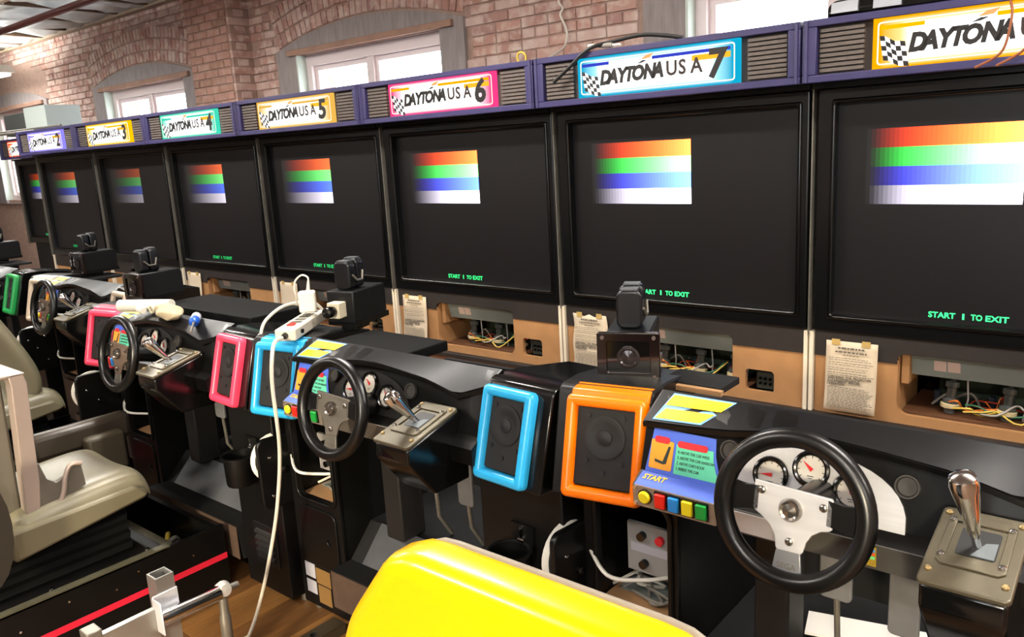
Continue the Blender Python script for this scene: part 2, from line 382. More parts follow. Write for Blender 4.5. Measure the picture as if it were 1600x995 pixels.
# ------------------------------------------------------------------ fluorescent lamps
tubem = emis('fluorescent_tube', (1, .97, .9), 6)
enam = mat('white_enamel', '#e8e0d2', .4)
def lamp(x, y, z, rz, label, group=None, watt=None, L=1.22, col=(1, .965, .91)):
    t = thing('fluorescent_lamp', label, 'lamp', (x, y, z), rz, group)
    obj('housing', cached('lamp_housing', lambda: MB().prism([(-.09, .02), (-.05, .08), (.05, .08), (.09, .02), (.09, .0), (-.09, .0)], -.64, .64).mesh()), enam, t)
    for s in (-.045, .045): obj('tube', cached('lamp_tube%g' % s, lambda: MB().cyl((-.6, s, -.02), (.6, s, -.02), .015).mesh()), tubem, t)
    for s in (-.5, .5): obj('hanger', cached('lamp_hang%g' % s, lambda: MB().cyl((s, 0, .08), (s, 0, 3.2-z), .004, n=6).mesh()), wgrey, t)
    ld = bpy.data.lights.new('lamp_light', 'AREA'); ld.shape = 'RECTANGLE'; ld.size = 1.2; ld.size_y = .14; ld.energy = watt or LAMP_W; ld.color = col
    lo = bpy.data.objects.new('lamp_light', ld); COL.objects.link(lo); lo.parent = t; lo.location = (0, 0, -.045)
    lu = ld.copy(); lu.energy = ld.energy*1.9; uo = bpy.data.objects.new('added_uplight', lu); COL.objects.link(uo); uo.parent = t; uo.location = (0, 0, .09); uo.rotation_euler = (math.pi, 0, 0)  # extra upward light added above the housing to brighten ceiling and wall
lamp(-9.85, .45, 2.72, R(4), 'white fluorescent lamp hanging near the far end of the brick wall', watt=25)
for x in (-7.5, -4.5, -1.5, 1.5, 4):
    for y in (-1.3, -4.4):
        lamp(x, y, 2.86, 0, 'white fluorescent lamp hanging over the room, out of the picture', 'ceiling lamps over the room')
# ------------------------------------------------------------------ projection cabinets with lit signs
def sign_mat(name, edge, mid, s):
    m = bpy.data.materials.new(name); m.use_nodes = True; nt = m.node_tree; nt.nodes.remove(nt.nodes['Principled BSDF'])
    tc = nt.nodes.new('ShaderNodeTexCoord'); sp = nt.nodes.new('ShaderNodeSeparateXYZ'); nt.links.new(tc.outputs['Generated'], sp.inputs[0])
    def ab(out, k):
        a = nt.nodes.new('ShaderNodeMath'); a.operation = 'SUBTRACT'; nt.links.new(out, a.inputs[0]); a.inputs[1].default_value = .5
        b = nt.nodes.new('ShaderNodeMath'); b.operation = 'ABSOLUTE'; nt.links.new(a.outputs[0], b.inputs[0])
        c = nt.nodes.new('ShaderNodeMath'); c.operation = 'POWER'; nt.links.new(b.outputs[0], c.inputs[0]); c.inputs[1].default_value = k
        d = nt.nodes.new('ShaderNodeMath'); d.operation = 'MULTIPLY'; nt.links.new(c.outputs[0], d.inputs[0]); d.inputs[1].default_value = 2**k
        return d.outputs[0]
    mx = nt.nodes.new('ShaderNodeMath'); mx.operation = 'MAXIMUM'; nt.links.new(ab(sp.outputs[0], 3.2), mx.inputs[0]); nt.links.new(ab(sp.outputs[2], 3.2), mx.inputs[1])
    cr = nt.nodes.new('ShaderNodeValToRGB'); e = cr.color_ramp.elements
    e[0].color = (*[x*2.2 for x in (1, 1, .97)], 1); e[0].position = .12; e[1].color = (*srgb(edge), 1); e[1].position = .8; x = e.new(.42); x.color = (*srgb(mid), 1)
    nt.links.new(mx.outputs[0], cr.inputs[0])
    em = nt.nodes.new('ShaderNodeEmission'); em.inputs[1].default_value = s; nt.links.new(cr.outputs[0], em.inputs[0]); nt.links.new(em.outputs[0], nt.nodes['Material Output'].inputs[0])
    return m
def bar_mat(name, ch, s):
    m = bpy.data.materials.new(name); m.use_nodes = True; nt = m.node_tree; b = nt.nodes['Principled BSDF']; b.inputs['Base Color'].default_value = (*srgb('#100e0f'), 1); b.inputs['Roughness'].default_value = .5
    tc = nt.nodes.new('ShaderNodeTexCoord'); sp = nt.nodes.new('ShaderNodeSeparateXYZ'); nt.links.new(tc.outputs['Generated'], sp.inputs[0])
    def mth(op, a, v=None):
        n = nt.nodes.new('ShaderNodeMath'); n.operation = op; nt.links.new(a, n.inputs[0])
        if v is not None: n.inputs[1].default_value = v
        return n.outputs[0]
    q = mth('DIVIDE', mth('FLOOR', mth('MULTIPLY', sp.outputs[0], 31.99)), 31.0)
    cc = nt.nodes.new('ShaderNodeCombineColor')
    for i, (g, p) in enumerate(ch): nt.links.new(mth('MULTIPLY', mth('POWER', q, p), g*s), cc.inputs[i])
    nt.links.new(cc.outputs[0], b.inputs['Emission Color']); b.inputs['Emission Strength'].default_value = 1; return m
SIGN = {1: ('red', '#ff3a10', '#ffd9a0'), 2: ('purple', '#8f86ff', '#ffe9f4'), 3: ('yellow', '#ffc400', '#fff3b0'), 4: ('green', '#3fd6b4', '#d8fff2'), 5: ('gold', '#e8b450', '#fff2c8'), 6: ('pink', '#ff3f86', '#ffd9e6'), 7: ('blue', '#10a8cf', '#a8f0ff'), 8: ('orange', '#ffae00', '#ffe890')}
BARS = {1: 1.0, 2: .5, 3: .3, 4: .95, 5: 1.5, 6: 4.2, 7: 6.0, 8: 9}
TXT = {1: .7, 2: .5, 3: .25, 4: .8, 5: 1.0, 6: 1.6, 7: 2.2, 8: 2.4}
inkb = mat('sign_black', '#15100e', .6); inkb2 = mat('sign_brown_black', '#2a1a14', .6)
flagw = emis('flag_white', (1, 1, 1), 1.5)
def build_cabinet(k, X, Y):
    cn, c1, c2 = SIGN[k]
    t = thing('projection_cabinet', {1: 'far end black projection cabinet under the red lit sign, set back from the row', 8: 'black projection cabinet under the orange lit sign at the right edge'}.get(k, 'black projection cabinet under the %s lit sign numbered %d' % (cn, k)), 'arcade cabinet', (X, Y, 0), 0, 'row of projection cabinets')
    def part(name, key, fn, m, par=t, bev=0): return obj(name, cached(key, fn), m, par, bev)
    def body():
        m = MB()
        for a, b in ((.006, .026), (1.214, 1.234)): m.box(a, b, .03, .92, 0, 1.79)
        m.box(.026, 1.214, .90, .92, 0, 1.79); m.box(.026, 1.214, .03, .9, 1.77, 1.79); m.box(.026, 1.214, .02, .9, .44, .462)
        m.box(.026, 1.214, .028, .05, .735, .79)
        return m.mesh()
    if k == 1: part('body', 'cab_body1', lambda: MB().box(.006, 1.234, .05, .5, 0, 1.79).mesh(), black)
    else: part('body', 'cab_body', body, black)
    # header
    def header():
        m = MB(); m.box(.004, 1.236, -.12, .35, 1.77, 1.976)
        m.box(.004, 1.236, -.158, -.12, 1.956, 1.982); m.box(.004, 1.236, -.158, -.12, 1.762, 1.789)
        m.box(.004, .055, -.158, -.12, 1.789, 1.956); m.box(1.19, 1.236, -.158, -.12, 1.789, 1.956); return m.mesh()
    h = part('header', 'cab_header', header, purple, bev=.003)
    for a in (.018, 1.222): part('corner_rib', 'cab_rib%g' % a, lambda: MB().cyl((a, -.158, 1.764), (a, -.158, 1.98), .008, n=8).mesh(), purple, h)
    for a, b in ((.055, .247), (.998, 1.19)):
        part('grille_recess', 'cab_rec%g' % a, lambda: MB().box(a, b, -.128, -.119, 1.789, 1.956).mesh(), recessm, h)
        for i in range(9):
            z = 1.797+i*.0172; a2, b2 = (a+.008, a+.16) if a < .5 else (b-.16, b-.008)
            part('slat', 'cab_slat%g_%d' % (a, i), lambda: MB().prism([(-.128, z), (-.143, z+.0008), (-.143, z+.0125), (-.128, z+.0135)], a2, b2).mesh(), slatm, h)
    # lit sign
    sg = obj('sign_panel', cached('cab_sign', lambda: MB().box(.247, .998, -.152, -.125, 1.787, 1.957).mesh()), None, t)
    sg.data.materials.clear() if 0 else None
    if not sg.data.materials: sg.data.materials.append(None)
    sg.material_slots[0].link = 'OBJECT'; sg.material_slots[0].material = sign_mat('sign_%d' % k, c1, c2, 1.15); sg['label'] = 'backlit %s sign' % cn
    yy = -.1535
    part('border_line', 'cab_line', lambda: plate(rrect(.262, 1.801, .983, 1.943, .012), [rrect(.267, 1.806, .978, 1.938, .009)], .001, M=T(0, yy, 0) @ FRONT), emis('cream_line', (1, .93, .75), 1.3), sg)
    part('top_stripe', 'cab_stripe', lambda: MB().box(.62, .965, yy-.0006, yy, 1.917, 1.930).mesh(), emis('stripe_%d' % k, {7: '#3a46c8', 6: '#ffb400', 8: '#ffc400'}.get(k, c1), 1.1), sg)
    part('glow_stripe', 'cab_stripe2', lambda: MB().box(.80, .965, yy-.0004, yy, 1.89, 1.912).mesh(), emis('orange_stripe', '#ffb52e', 1.3), sg)
    part('top_stripe', 'cab_stripe0', lambda: MB().box(.272, .41, yy-.0006, yy, 1.917, 1.930).mesh(), emis('stripe_%d' % k, '#ffffff', 1), sg)
    def flag(par):
        m = MB()
        for r in range(5):
            for c in range(5):
                if (r+c) % 2 == par:
                    x0 = .272+c*.0165; dz = -.006*c+.004*math.sin(c*1.6)
                    x1 = x0+.0165; dz1 = -.006*(c+1)+.004*math.sin((c+1)*1.6); z = 1.898-r*.0165
                    m.add([(x0+.003*r, yy-.0008, z+dz-.0165), (x1+.003*r, yy-.0008, z+dz1-.0165), (x1+.003*r-.003, yy-.0008, z+dz1), (x0+.003*r-.003, yy-.0008, z+dz)], [(0, 1, 2, 3)])
        return m.mesh('flag', False)
    part('flag_white_squares', 'cab_flag1', lambda: flag(1), flagw, sg)['kind'] = 'stuff'; part('flag_black_squares', 'cab_flag0', lambda: flag(0), inkb, sg)['kind'] = 'stuff'
    def emblem():
        m = MB(); m.add([(.545, yy-.001, 1.905), (.575, yy-.001, 1.918), (.60, yy-.001, 1.917), (.575, yy-.001, 1.908)], [(0, 1, 2, 3)]); return m.mesh('e', False)
    part('emblem', 'cab_emb', emblem, inkb, sg)
    part('emblem_wing', 'cab_emb2', lambda: MB().add([(.565, yy-.0009, 1.92), (.59, yy-.0009, 1.936), (.628, yy-.0009, 1.942), (.61, yy-.0009, 1.924)], [(0, 1, 2, 3)]).mesh('e', False), emis('wing_orange', '#ffb070', 1.2), sg)
    F = lambda x, z: T(x, yy-.0012, z) @ FRONT
    for i, (ch, x) in enumerate(zip('DAYTONA', (.362, .403, .449, .485, .520, .577, .622))):
        part('letter', 'let_%s_%d' % (ch, i), lambda: text(ch, .080, F(x, 1.838+.0012*i), .22, .0046, sx=.88), inkb, sg)
    for ch, x in zip('USA', (.684, .741, .796)):
        part('letter', 'let_%s' % ch, lambda: text(ch, .080, F(x, 1.846), 0, .0022, sx=.93), inkb2, sg)
    if k != 8: part('numeral', 'num_%d' % k, lambda: text(str(k), .150, F(.866, 1.822), .08, .0052, sx=1.0), inkb, sg)
    # bezel and screen
    def bez(): return plate(rrect(.014, .802, 1.226, 1.747, .01), [rrect(.085, .874, 1.18, 1.688, .012)], .05, .008, M=T(0, .012, 0) @ FRONT)
    b = part('bezel', 'cab_bezel', bez, bezelm)
    part('bezel_lip', 'cab_lip', lambda: plate(rrect(.068, .857, 1.197, 1.705, .012), [rrect(.085, .874, 1.18, 1.688, .01)], .022, .007, M=T(0, -.010, 0) @ FRONT), gloss, b)
    part('side_trim', 'cab_trim', lambda: MB().box(-.0012, .0042, -.026, .03, .79, 1.76).mesh(), silver2)
    part('top_rail', 'cab_toprail', lambda: MB().box(.006, 1.234, -.05, .03, 1.745, 1.764).mesh(), blackp)
    s = part('screen', 'cab_screen', lambda: MB().box(.08, 1.185, .020, .03, .87, 1.692).mesh(), screenm)
    cols = [('red', ((1, 1.6), (.16, 2.4), (.03, 3))), ('green', ((.24, 2.6), (1, 1.6), (.24, 2.2))), ('blue', ((.10, 1.8), (.22, 2.3), (1, 1.6))), ('white', ((.95, 1.6), (.87, 1.6), (1, 1.55)))]
    for i, (n, c) in enumerate(cols):
        z1 = 1.587-i*.0695
        o = obj('colour_bar', cached('cab_bar%d' % i, lambda: MB().box(.19, .703, .0188, .0199, z1-.0695, z1).mesh()), None, s)
        if not o.data.materials: o.data.materials.append(None)
        o.material_slots[0].link = 'OBJECT'; o.material_slots[0].material = bar_mat('bar_%s_%d' % (n, k), c, BARS[k]); o['label'] = '%s gradient test bar' % n
    for i, (w, x0, x1) in enumerate((('START', .430, .520), ('1', .5425, .5495), ('TO', .570, .607), ('EXIT', .617, .690))):
        part('screen_text', 'scr_%d' % i, lambda: fit_text(w, x0, x1, .891, .022, T(0, .0185, 0) @ FRONT, .025), emis('screen_green_%d' % k, (.05, 1, .25), TXT[k]), s)
    if k == 1: return t
    # lower part with the open service hatch
    HS = rrect(.965, .508, 1.092, .602, .016)
    ho = [p for p in rrect(.338, .502, .906, .80, .045, 6) if p[1] < .6]
    part('lower_panel', 'cab_mdf', lambda: plate([(.024, .462), (1.216, .462), (1.216, .715), (.906, .715)]+ho[::-1]+[(.338, .715), (.024, .715)], [HS], .02, M=T(0, .01, 0) @ FRONT), mdf)
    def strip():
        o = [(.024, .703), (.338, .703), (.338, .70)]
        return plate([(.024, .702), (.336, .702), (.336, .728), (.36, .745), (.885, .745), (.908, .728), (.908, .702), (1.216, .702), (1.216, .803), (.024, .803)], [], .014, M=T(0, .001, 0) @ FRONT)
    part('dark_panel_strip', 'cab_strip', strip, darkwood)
    for i, (a, c) in enumerate(((.004, .019), (1.221, 1.236))): part('edge_strip', 'cab_edge%d' % i, lambda: MB().box(a, c, -.018, .03, .466, .80).mesh(), creamstrip)
    part('ledge', 'cab_ledge', lambda: MB().box(.0, 1.24, -.035, .02, .442, .464).mesh(), darkwood, bev=.003)
    part('plinth', 'cab_plinth', lambda: MB().box(.004, 1.236, -.025, -.005, .0, .442).mesh(), brownwood)
    for i, (a, c, z) in enumerate(((.02, .22, .418), (.26, .60, .40), (.62, 1.06, .415), (1.08, 1.22, .395))):
        part('batten', 'cab_bat%d' % i, lambda: MB().box(a, c, -.055, -.025, z-.012, z+.012).mesh(), palewood)
    if k in (2, 3): return t
    mp = part('metal_cover', 'cab_cover', lambda: MB().prism([(.045, .775), (.075, .648), (.087, .648), (.060, .775)], .372, 1.0).mesh(), greymetal)
    part('warning_sticker', 'cab_stk', lambda: MB().prism([(.0575, .716), (.0675, .674), (.0695, .674), (.0595, .716)], .45, .492).mesh(), mat('pinkish_label', '#b9a39a', .6), mp); part('warning_sticker', 'cab_stk2', lambda: MB().prism([(.0575, .716), (.0675, .674), (.0695, .674), (.0595, .716)], .497, .54).mesh(), mat('pinkish_label', '#b9a39a', .6), mp)
    part('hatch_side_board', 'cab_hside', lambda: MB().box(.345, .372, .03, .2, .62, .76).mesh(), mdf); part('hatch_side_board', 'cab_hside2', lambda: MB().box(.315, .338, .021, .32, .463, .76).mesh(), mdf)
    part('hatch_floor', 'cab_hfloor', lambda: MB().box(.34, .95, .06, .6, .463, .497).mesh(), brownwood)
    part('circuit_board', 'cab_pcb', lambda: MB().box(.42, .93, .32, .335, .50, .76).box(.5, .9, .15, .3, .5, .512).mesh(), pcb)
    rnd = random.Random(3)
    for i, x in enumerate((.50, .69, .86)):
        tb = part('projection_tube', 'cab_tube%d' % i, lambda: MB().lathe([(0, 0), (.02, 0), (.02, .03), (.03, .035), (.03, .055), (.018, .06), (.018, .10), (.026, .105), (.026, .125), (.012, .13), (.012, .16), (0, .16)], (x, .12, .50), (.05, .05, 1), 14).mesh(), glass)
        part('tube_collar', 'cab_col%d' % i, lambda: MB().lathe([(.026, 0), (.034, .004), (.034, .018), (.026, .022)], (x, .12, .52), (.05, .05, 1), 14).mesh(), mat('cream_ceramic', '#c9b78c', .5), tb)
        part('tube_clip', 'cab_clip%d' % i, lambda: MB().tube([(x+.05, .14, .50), (x+.06, .13, .56), (x+.055, .13, .63), (x+.065, .14, .64)], .0035, 6).mesh(), silver, tb)
        part('capacitor', 'cab_cap%d' % i, lambda: MB().cyl((x-.06, .2, .505), (x-.06, .2, .56), .014).mesh(), mat('blue_capacitor', '#27323d', .4))
    for i in range(12):
        def wire():
            x = rnd.uniform(.40, .85); y = rnd.uniform(.06, .16); p = [(x, y, .51+rnd.random()*.05)]
            for q in range(4): p.append((p[-1][0]+rnd.uniform(.0, .09), min(.25, max(.05, y+rnd.uniform(-.03, .05))), .512+rnd.random()*.075))
            p = [(min(q[0], .93), q[1], q[2]) for q in p]
            return MB().tube(catmull(p, 4), rnd.choice((.0025, .0035, .0045)), 5).mesh()
        part('wire', 'cab_wire%d' % i, wire, (wred, worange, wred, wgrey, wyel, wblack, wgreen)[i % 7])
    sw = part('switch_block', 'cab_sw', lambda: MB().box(1.0, 1.085, .04, .07, .51, .585).mesh(), mat('dark_green_plastic', '#33372f', .5))
    part('switch_knobs', 'cab_swk', lambda: [m_ for m_ in [MB()] if [m_.cyl((1.018+.022*a, .04, .535+.022*b), (1.018+.022*a, .03, .535+.022*b), .006, n=8) for a in range(3) for b in range(2)]][0].mesh(), gloss, sw)['kind'] = 'stuff'
    return t
for k in range(8, 0, -1):
    build_cabinet(k, (k-8)*P + {1: -.72}.get(k, 0), {1: .50}.get(k, 0))
# notices taped to the service panels
def notice(k, tear):
    X = (k-8)*P
    t = thing('paper_notice', {8: 'clean printed paper notice taped to the cabinet behind the orange console', 7: 'torn yellowed paper notice taped beside the orange speaker, half behind the box camera', 6: 'wrinkled stained paper notice left of the open hatch in full view', 5: 'paper notice behind the white power adapter', 4: 'small distant paper notice behind the black board and stacked camera'}[k], 'paper', (X+.17, -.012, .63), 0, 'notices taped to the cabinets')
    w, h = .098, .142; nx, nz = 6, 10
    vs_ = [(-w+2*w*i/nx+(.006*math.sin(j) if tear else 0), -.004-.010*(math.sin(j*.9+k)*.3+.3)*(1-j/nz)-(.012*(1-j/nz)**2), -h+2*h*j/nz-(.012 if tear and j == nz and i in (2, 4) else 0)) for j in range(nz+1) for i in range(nx+1)]
    fs_ = [(j*(nx+1)+i, j*(nx+1)+i+1, (j+1)*(nx+1)+i+1, (j+1)*(nx+1)+i) for j in range(nz) for i in range(nx)]
    o = obj('sheet', MB().add(vs_, fs_).mesh('sheet', True, False), papm, t); sd = o.modifiers.new('thick', 'SOLIDIFY'); sd.thickness = .0006
    for x in (-.06, .055): obj('tape_piece', MB().box(x-.016, x+.016, -.0075, -.0062, h-.016, h+.008), tape, t)
    if k < 6: return
    rows = MB(); rr = random.Random(k); yy = -.022
    def row(z, x0, x1, th):
        x = x0; j = (z+h)/(2*h); y = -.0095-.012*(1-j)**2-.010*.62*(1-j)
        while x < x1:
            l = rr.uniform(.006, .02); rows.box(x, min(x+l, x1), y-.0006, y-.0001, z, z+th); x += l+.0035
    row(.112, -.05, .05, .007); row(.097, -.06, .06, .006); row(.086, -.03, .03, .003)
    for z in (.074, .066, .055, .047, .033, .025, .013, .006): row(z, -.085, rr.uniform(.05, .09), .002)
    for i in range(14): row(-.045-i*.0062, -.085, rr.uniform(.06, .09), .0022)
    obj('printed_lines', rows.mesh('rows', False), ink, t)['kind'] = 'stuff'
    for i, s in enumerate(('CHECKING  THE  PROJECTOR', '(PTV) CONVERGENCE', 'ADJUSTMENT  BEFORE', 'OPERATION')):
        obj('heading', text(s, .0125, T(-.088, -.0125-.001*i, -.008-i*.0095) @ FRONT, 0, .0003, .0003), ink, t)
notice(8, False); notice(7, True); notice(6, False); notice(5, False); notice(4, False)
# ------------------------------------------------------------------ driving consoles
SPK = {8: ('orange', '#ff7a00'), 7: ('blue', '#2aa7e0'), 6: ('pink', '#ff4668'), 5: ('ivory', '#cbb9a0'), 4: ('green', '#1f9a4c'), 3: ('yellow', '#d8a800')}
def plane(o, up):                                          # drawing plane: x stays x, y runs along up, z faces the driver
    up = Vector(up).normalized(); x = Vector((1, 0, 0)); n = x.cross(up)
    m = Matrix((x, up, n)).transposed().to_4x4(); m.translation = o; return m
SPF0 = plane((0, -1.836, .792), (0, .063, .231)); SPL = .234
VST = [(.272, .994, -1.80), (.386, 1.000, -1.80), (.47, 1.008, -1.80), (.53, 1.018, -1.80), (.60, 1.027, -1.80), (.67, 1.029, -1.80), (.767, 1.021, -1.80), (.87, 1.010, -1.80), (.975, .984, -1.80), (1.012, .996, -1.79), (1.06, 1.012, -1.775)]
def vis_pt(x, t, lift=.0015):
    for a, b in zip(VST, VST[1:]):
        if a[0] <= x <= b[0]:
            q = (x-a[0])/(b[0]-a[0]); zf = a[1]+q*(b[1]-a[1]); yf = a[2]+q*(b[2]-a[2]); break
    return Vector((x, yf+t*(-1.712-yf), zf+t*(1.04-zf)+lift))
def dash_mesh():
    secs = []
    for x, zf, yf in VST:
        secs.append([(x, y, z) for y, z in ((-1.60, .84), (-1.60, .90), (-1.695, .92), (-1.705, 1.034), (-1.712, 1.04), (yf+.004, zf+.001), (yf, zf-.003), (yf+.001, zf-.013), (-1.813+(zf-.017-.887)*.319, zf-.017), (-1.813, .887), (-1.848, .866), (-1.845, .822), (-1.70, .822))])
    m = MB().loft(secs).mesh(); m.set_sharp_from_angle(angle=R(25)); return m
GP = plane((0, -1.8145, .887), (0, .0319, .1)); SP_ = plane((0, -1.8495, .866), (0, .035, .021)); BP = plane((0, -1.8465, .822), (0, -.003, .044))
WH = plane((.653, -1.951, .936), (0, .218, .976))
blue = mat('blue_print', '#4a6ad8', .5); orangep = mat('orange_print', '#eda32c', .5); greenp = mat('mint_green_print', '#5fcfa8', .5); redp = mat('red_print', '#d8262e', .5); yelp = mat('yellow_print', '#ffd414', .45); inkp = mat('dark_print', '#22302c', .6); skyp = mat('pale_blue_print', '#6fa8e8', .45)
bred = mat('red_button', '#e02014', .35); bblue = mat('blue_button', '#1c86d8', .35); byel = mat('yellow_button', '#f2dc1e', .35); bgrn = mat('green_button', '#12963a', .35)
gaugew = mat('gauge_face', '#c9c5be', .5); needle = mat('red_needle', '#d01820', .5)
brownstrip = mat('warm_grey_trim_metal', '#9c8d80', .35, metal=.4, noise=.2, nscale=12)
def build_console(k):
    cn, ch = SPK[k]; cm = mat('speaker_frame_%s' % cn, ch, .28, coat=.25)
    L = (k-8)*P; loc = {8: (L+.004, .014, .013), 5: (L-.185, .285, 0), 4: (L-.375, .31, 0), 3: (L-.56, .31, 0)}.get(k, (L, 0, 0))
    t = thing('driving_console', {8: 'nearest black driving console with orange speaker frame and silver wheel plate', 7: 'black driving console with blue speaker frames under the power strip', 6: 'black driving console with pink speaker frames behind the tan seat', 5: 'black driving console with pale speaker frame, small wheel far left', 4: 'black driving console with green speaker frame at the left edge', 3: 'far black driving console with yellow speaker frame, mostly hidden at the left edge'}[k], 'arcade console', (loc[0], loc[1], 0), 0, 'row of driving consoles')
    dz = loc[2]
    def part(name, key, fn, m, par=None, bev=0, lab=None):
        o = obj(name, cached('con_'+key, fn), m, par or t, bev)
        if par is None and dz and name not in NODZ: o.location.z += dz
        if lab: o['label'] = lab
        return o
    NODZ = ('pedestal', 'footwell_floor', 'footrest', 'foot')
    # pedestals
    def ped_l():
        m = MB()
        m.box(.035, .05, -1.69, -1.2, .03, .80); m.box(.28, .295, -1.69, -1.2, .03, .80); m.box(.05, .28, -1.22, -1.2, .03, .80); m.box(.05, .28, -1.675, -1.2, .43, .445); m.box(.05, .28, -1.68, -1.2, .03, .05); m.box(.05, .28, -1.6, -1.2, .785, .80)
        return m.mesh()
    pl = part('pedestal', 'pedl', ped_l, black)
    part('pedestal_front', 'pedlf', lambda: plate([(.035, .03), (.295, .03), (.295, .80), (.035, .80)], [rrect(.075, .45, .272, .755, .03)], .016, M=T(0, -1.69, 0) @ FRONT), black, pl)
    part('hatch_rim', 'pedlr', lambda: plate(rrect(.062, .437, .285, .768, .04), [rrect(.075, .45, .272, .755, .03)], .012, .004, M=T(0, -1.70, 0) @ FRONT), blackp, pl)
    part('lower_hatch', 'pedlh', lambda: plate(rrect(.07, .20, .27, .42, .03), [circ(.225, .31, .012, 14)], .01, .003, M=T(0, -1.70, 0) @ FRONT), blackp, pl)
    part('inner_wall', 'pedli', lambda: MB().box(.12, .279, -1.632, -1.622, .535, .665).mesh(), mat('pale_grey_inner_panel', '#8f8d8a', .6), pl); part('panel_strip', 'pedli2', lambda: MB().box(.13, .278, -1.634, -1.632, .59, .612).mesh(), mat('white_sticker', '', .5) if 'white_sticker' in MATS else mat('white_sticker', '#a9a9b2', .5), pl)
    part('inner_tray', 'pedlt', lambda: plate(rrect(.07, -1.6, .25, -1.25, .004), [rrect(.10, -1.55, .13, -1.52, .003), rrect(.18, -1.5, .21, -1.47, .003)], .006, M=T(0, 0, .449)), greymetal, pl)
    part('inner_shelf', 'pedlw', lambda: MB().box(.055, .279, -1.67, -1.21, .4451, .4459).mesh(), palewood, pl)
    part('volume_knob', 'pedlk', lambda: MB().cyl((.165, -1.633, .637), (.165, -1.648, .637), .011).mesh(), gloss, pl); part('red_switch', 'pedls', lambda: MB().cyl((.215, -1.633, .637), (.215, -1.645, .637), .011).mesh(), redp, pl); part('volume_knob', 'pedlk2', lambda: MB().cyl((.17, -1.633, .563), (.17, -1.648, .563), .011).mesh(), gloss, pl)
    pr_ = part('pedestal', 'pedr', lambda: MB().box(.975, 1.25, -1.735, -1.2, .035, .80).mesh(), black, bev=.004)
    part('louvre_plate', 'pedrl', lambda: plate(rrect(1.055, .14, 1.20, .30, .008), [], .006, .002, M=T(0, -1.737, 0) @ FRONT), mat('dark_louvre_metal', '#1d1d1e', .28, metal=.4), pr_)
    for i in range(5): part('louvre', 'pedr%d' % i, lambda: MB().prism([(-1.74, .165+i*.024), (-1.752, .169+i*.024), (-1.74, .180+i*.024)], 1.075, 1.18).mesh(), mat('dark_louvre_metal', '', .28), pr_)
    for i, x in enumerate((.07, .26, 1.0, 1.225)): part('foot', 'foot%d' % i, lambda: MB().cyl((x, -1.66, 0), (x, -1.66, .036), .018).mesh(), silver2)
    if k == 7:
        for i, (a, b, c, d, m_) in enumerate(((.06, .115, .165, .055, None), (.06, .115, .10, .05, None), (.12, .20, .155, .06, 1), (.125, .195, .085, .07, 1))):
            part('sticker', 'stk%d' % i, lambda: MB().box(a, b, -1.6995, -1.698, c-d/2, c+d/2).mesh(), mat('white_sticker', '#a9a9b2', .5) if m_ is None else mat('tan_sticker', '#77592f', .6), pl)
    # footwell
    part('footwell_back', 'fwb', lambda: MB().box(.295, .975, -1.16, -1.14, .03, .84).mesh(), footd)
    part('footwell_floor', 'fwf', lambda: MB().prism([(-1.76, .258), (-1.675, .258), (-1.575, .362), (-1.16, .362), (-1.16, .12), (-1.745, .12)], .297, .973).mesh(), footd)
    part('footrest', 'fwr', lambda: MB().prism([(-1.676, .2595), (-1.576, .3645), (-1.580, .368), (-1.679, .262)], .36, .968).mesh(), footm)
    part('raw_board_edge', 'fwe', lambda: MB().box(.298, .972, -1.763, -1.7605, .125, .256).mesh(), mat('raw_brown_board', '#4a382c', .7, noise=.3))
    part('column_cover', 'col', lambda: MB().box(.455, .535, -1.64, -1.54, .37, .825).mesh(), mat('dark_grey_cover', '#1d1c1b', .5, metal=.2), bev=.006)
    for i, (a, b, z0, z1) in enumerate(((.575, .645, .565, .69), (.72, .782, .525, .685))):
        pe = part('pedal', 'pedal%d' % i, lambda: plate(rrect(a, z0, b, z1, .012), [], .012, .004, M=T(0, -1.56, 0) @ FRONT), mat('grey_pedal_metal', '#77787a', .45, metal=.3, noise=.2))
        part('pedal_arm', 'peda%d' % i, lambda: MB().tube([((a+b)/2, -1.555, z0+.03), ((a+b)/2+.004, -1.55, .45), ((a+b)/2+.004, -1.50, .37)], .007).mesh(), silver2, pe)
    # speaker housings
    def house(a, b, M): return MB().prism([(-1.832, .786), (-1.770, 1.014), (-1.762, 1.026), (-1.745, 1.032), (-1.66, 1.03), (-1.45, .998), (-1.45, .786)], a, b, M).mesh()
    for i, (a, b, fa, fb) in enumerate(((.036, .268, .067, .262), (1.047, 1.264, 1.052, 1.222))):
        piv = .067 if i == 0 else 1.222; SPF = T(piv, -1.80, 0) @ Matrix.Rotation(R(10.5 if i == 0 else -4), 4, 'Z') @ T(-piv, 1.80, 0) @ SPF0; yaw = SPF @ SPF0.inverted()
        h = part('speaker_housing', 'sh%d' % i, lambda: house(a, b, yaw), gloss if i else black, bev=.004)
        part('speaker_frame', 'sf%d' % i, lambda: frame_sweep(fa, -.004, fb, SPL, .016, .028, .026, SPF @ T(0, 0, -.004)), cm, h, lab='glossy %s frame' % cn)
        if i == 0: part('frame_cap', 'sfc', lambda: MB().prism([(-1.782, 1.006), (-1.772, 1.028), (-1.730, 1.0335), (-1.730, 1.010)], fa+.006, .262, yaw).mesh(), cm, h, .004)
        part('speaker_mesh', 'sg%d' % i, lambda: plate(rrect(fa+.028, .028, fb-.028, SPL-.027, .004), [], .004, M=SPF @ T(0, 0, .003)), grillem, h)
        cx = (fa+fb)/2
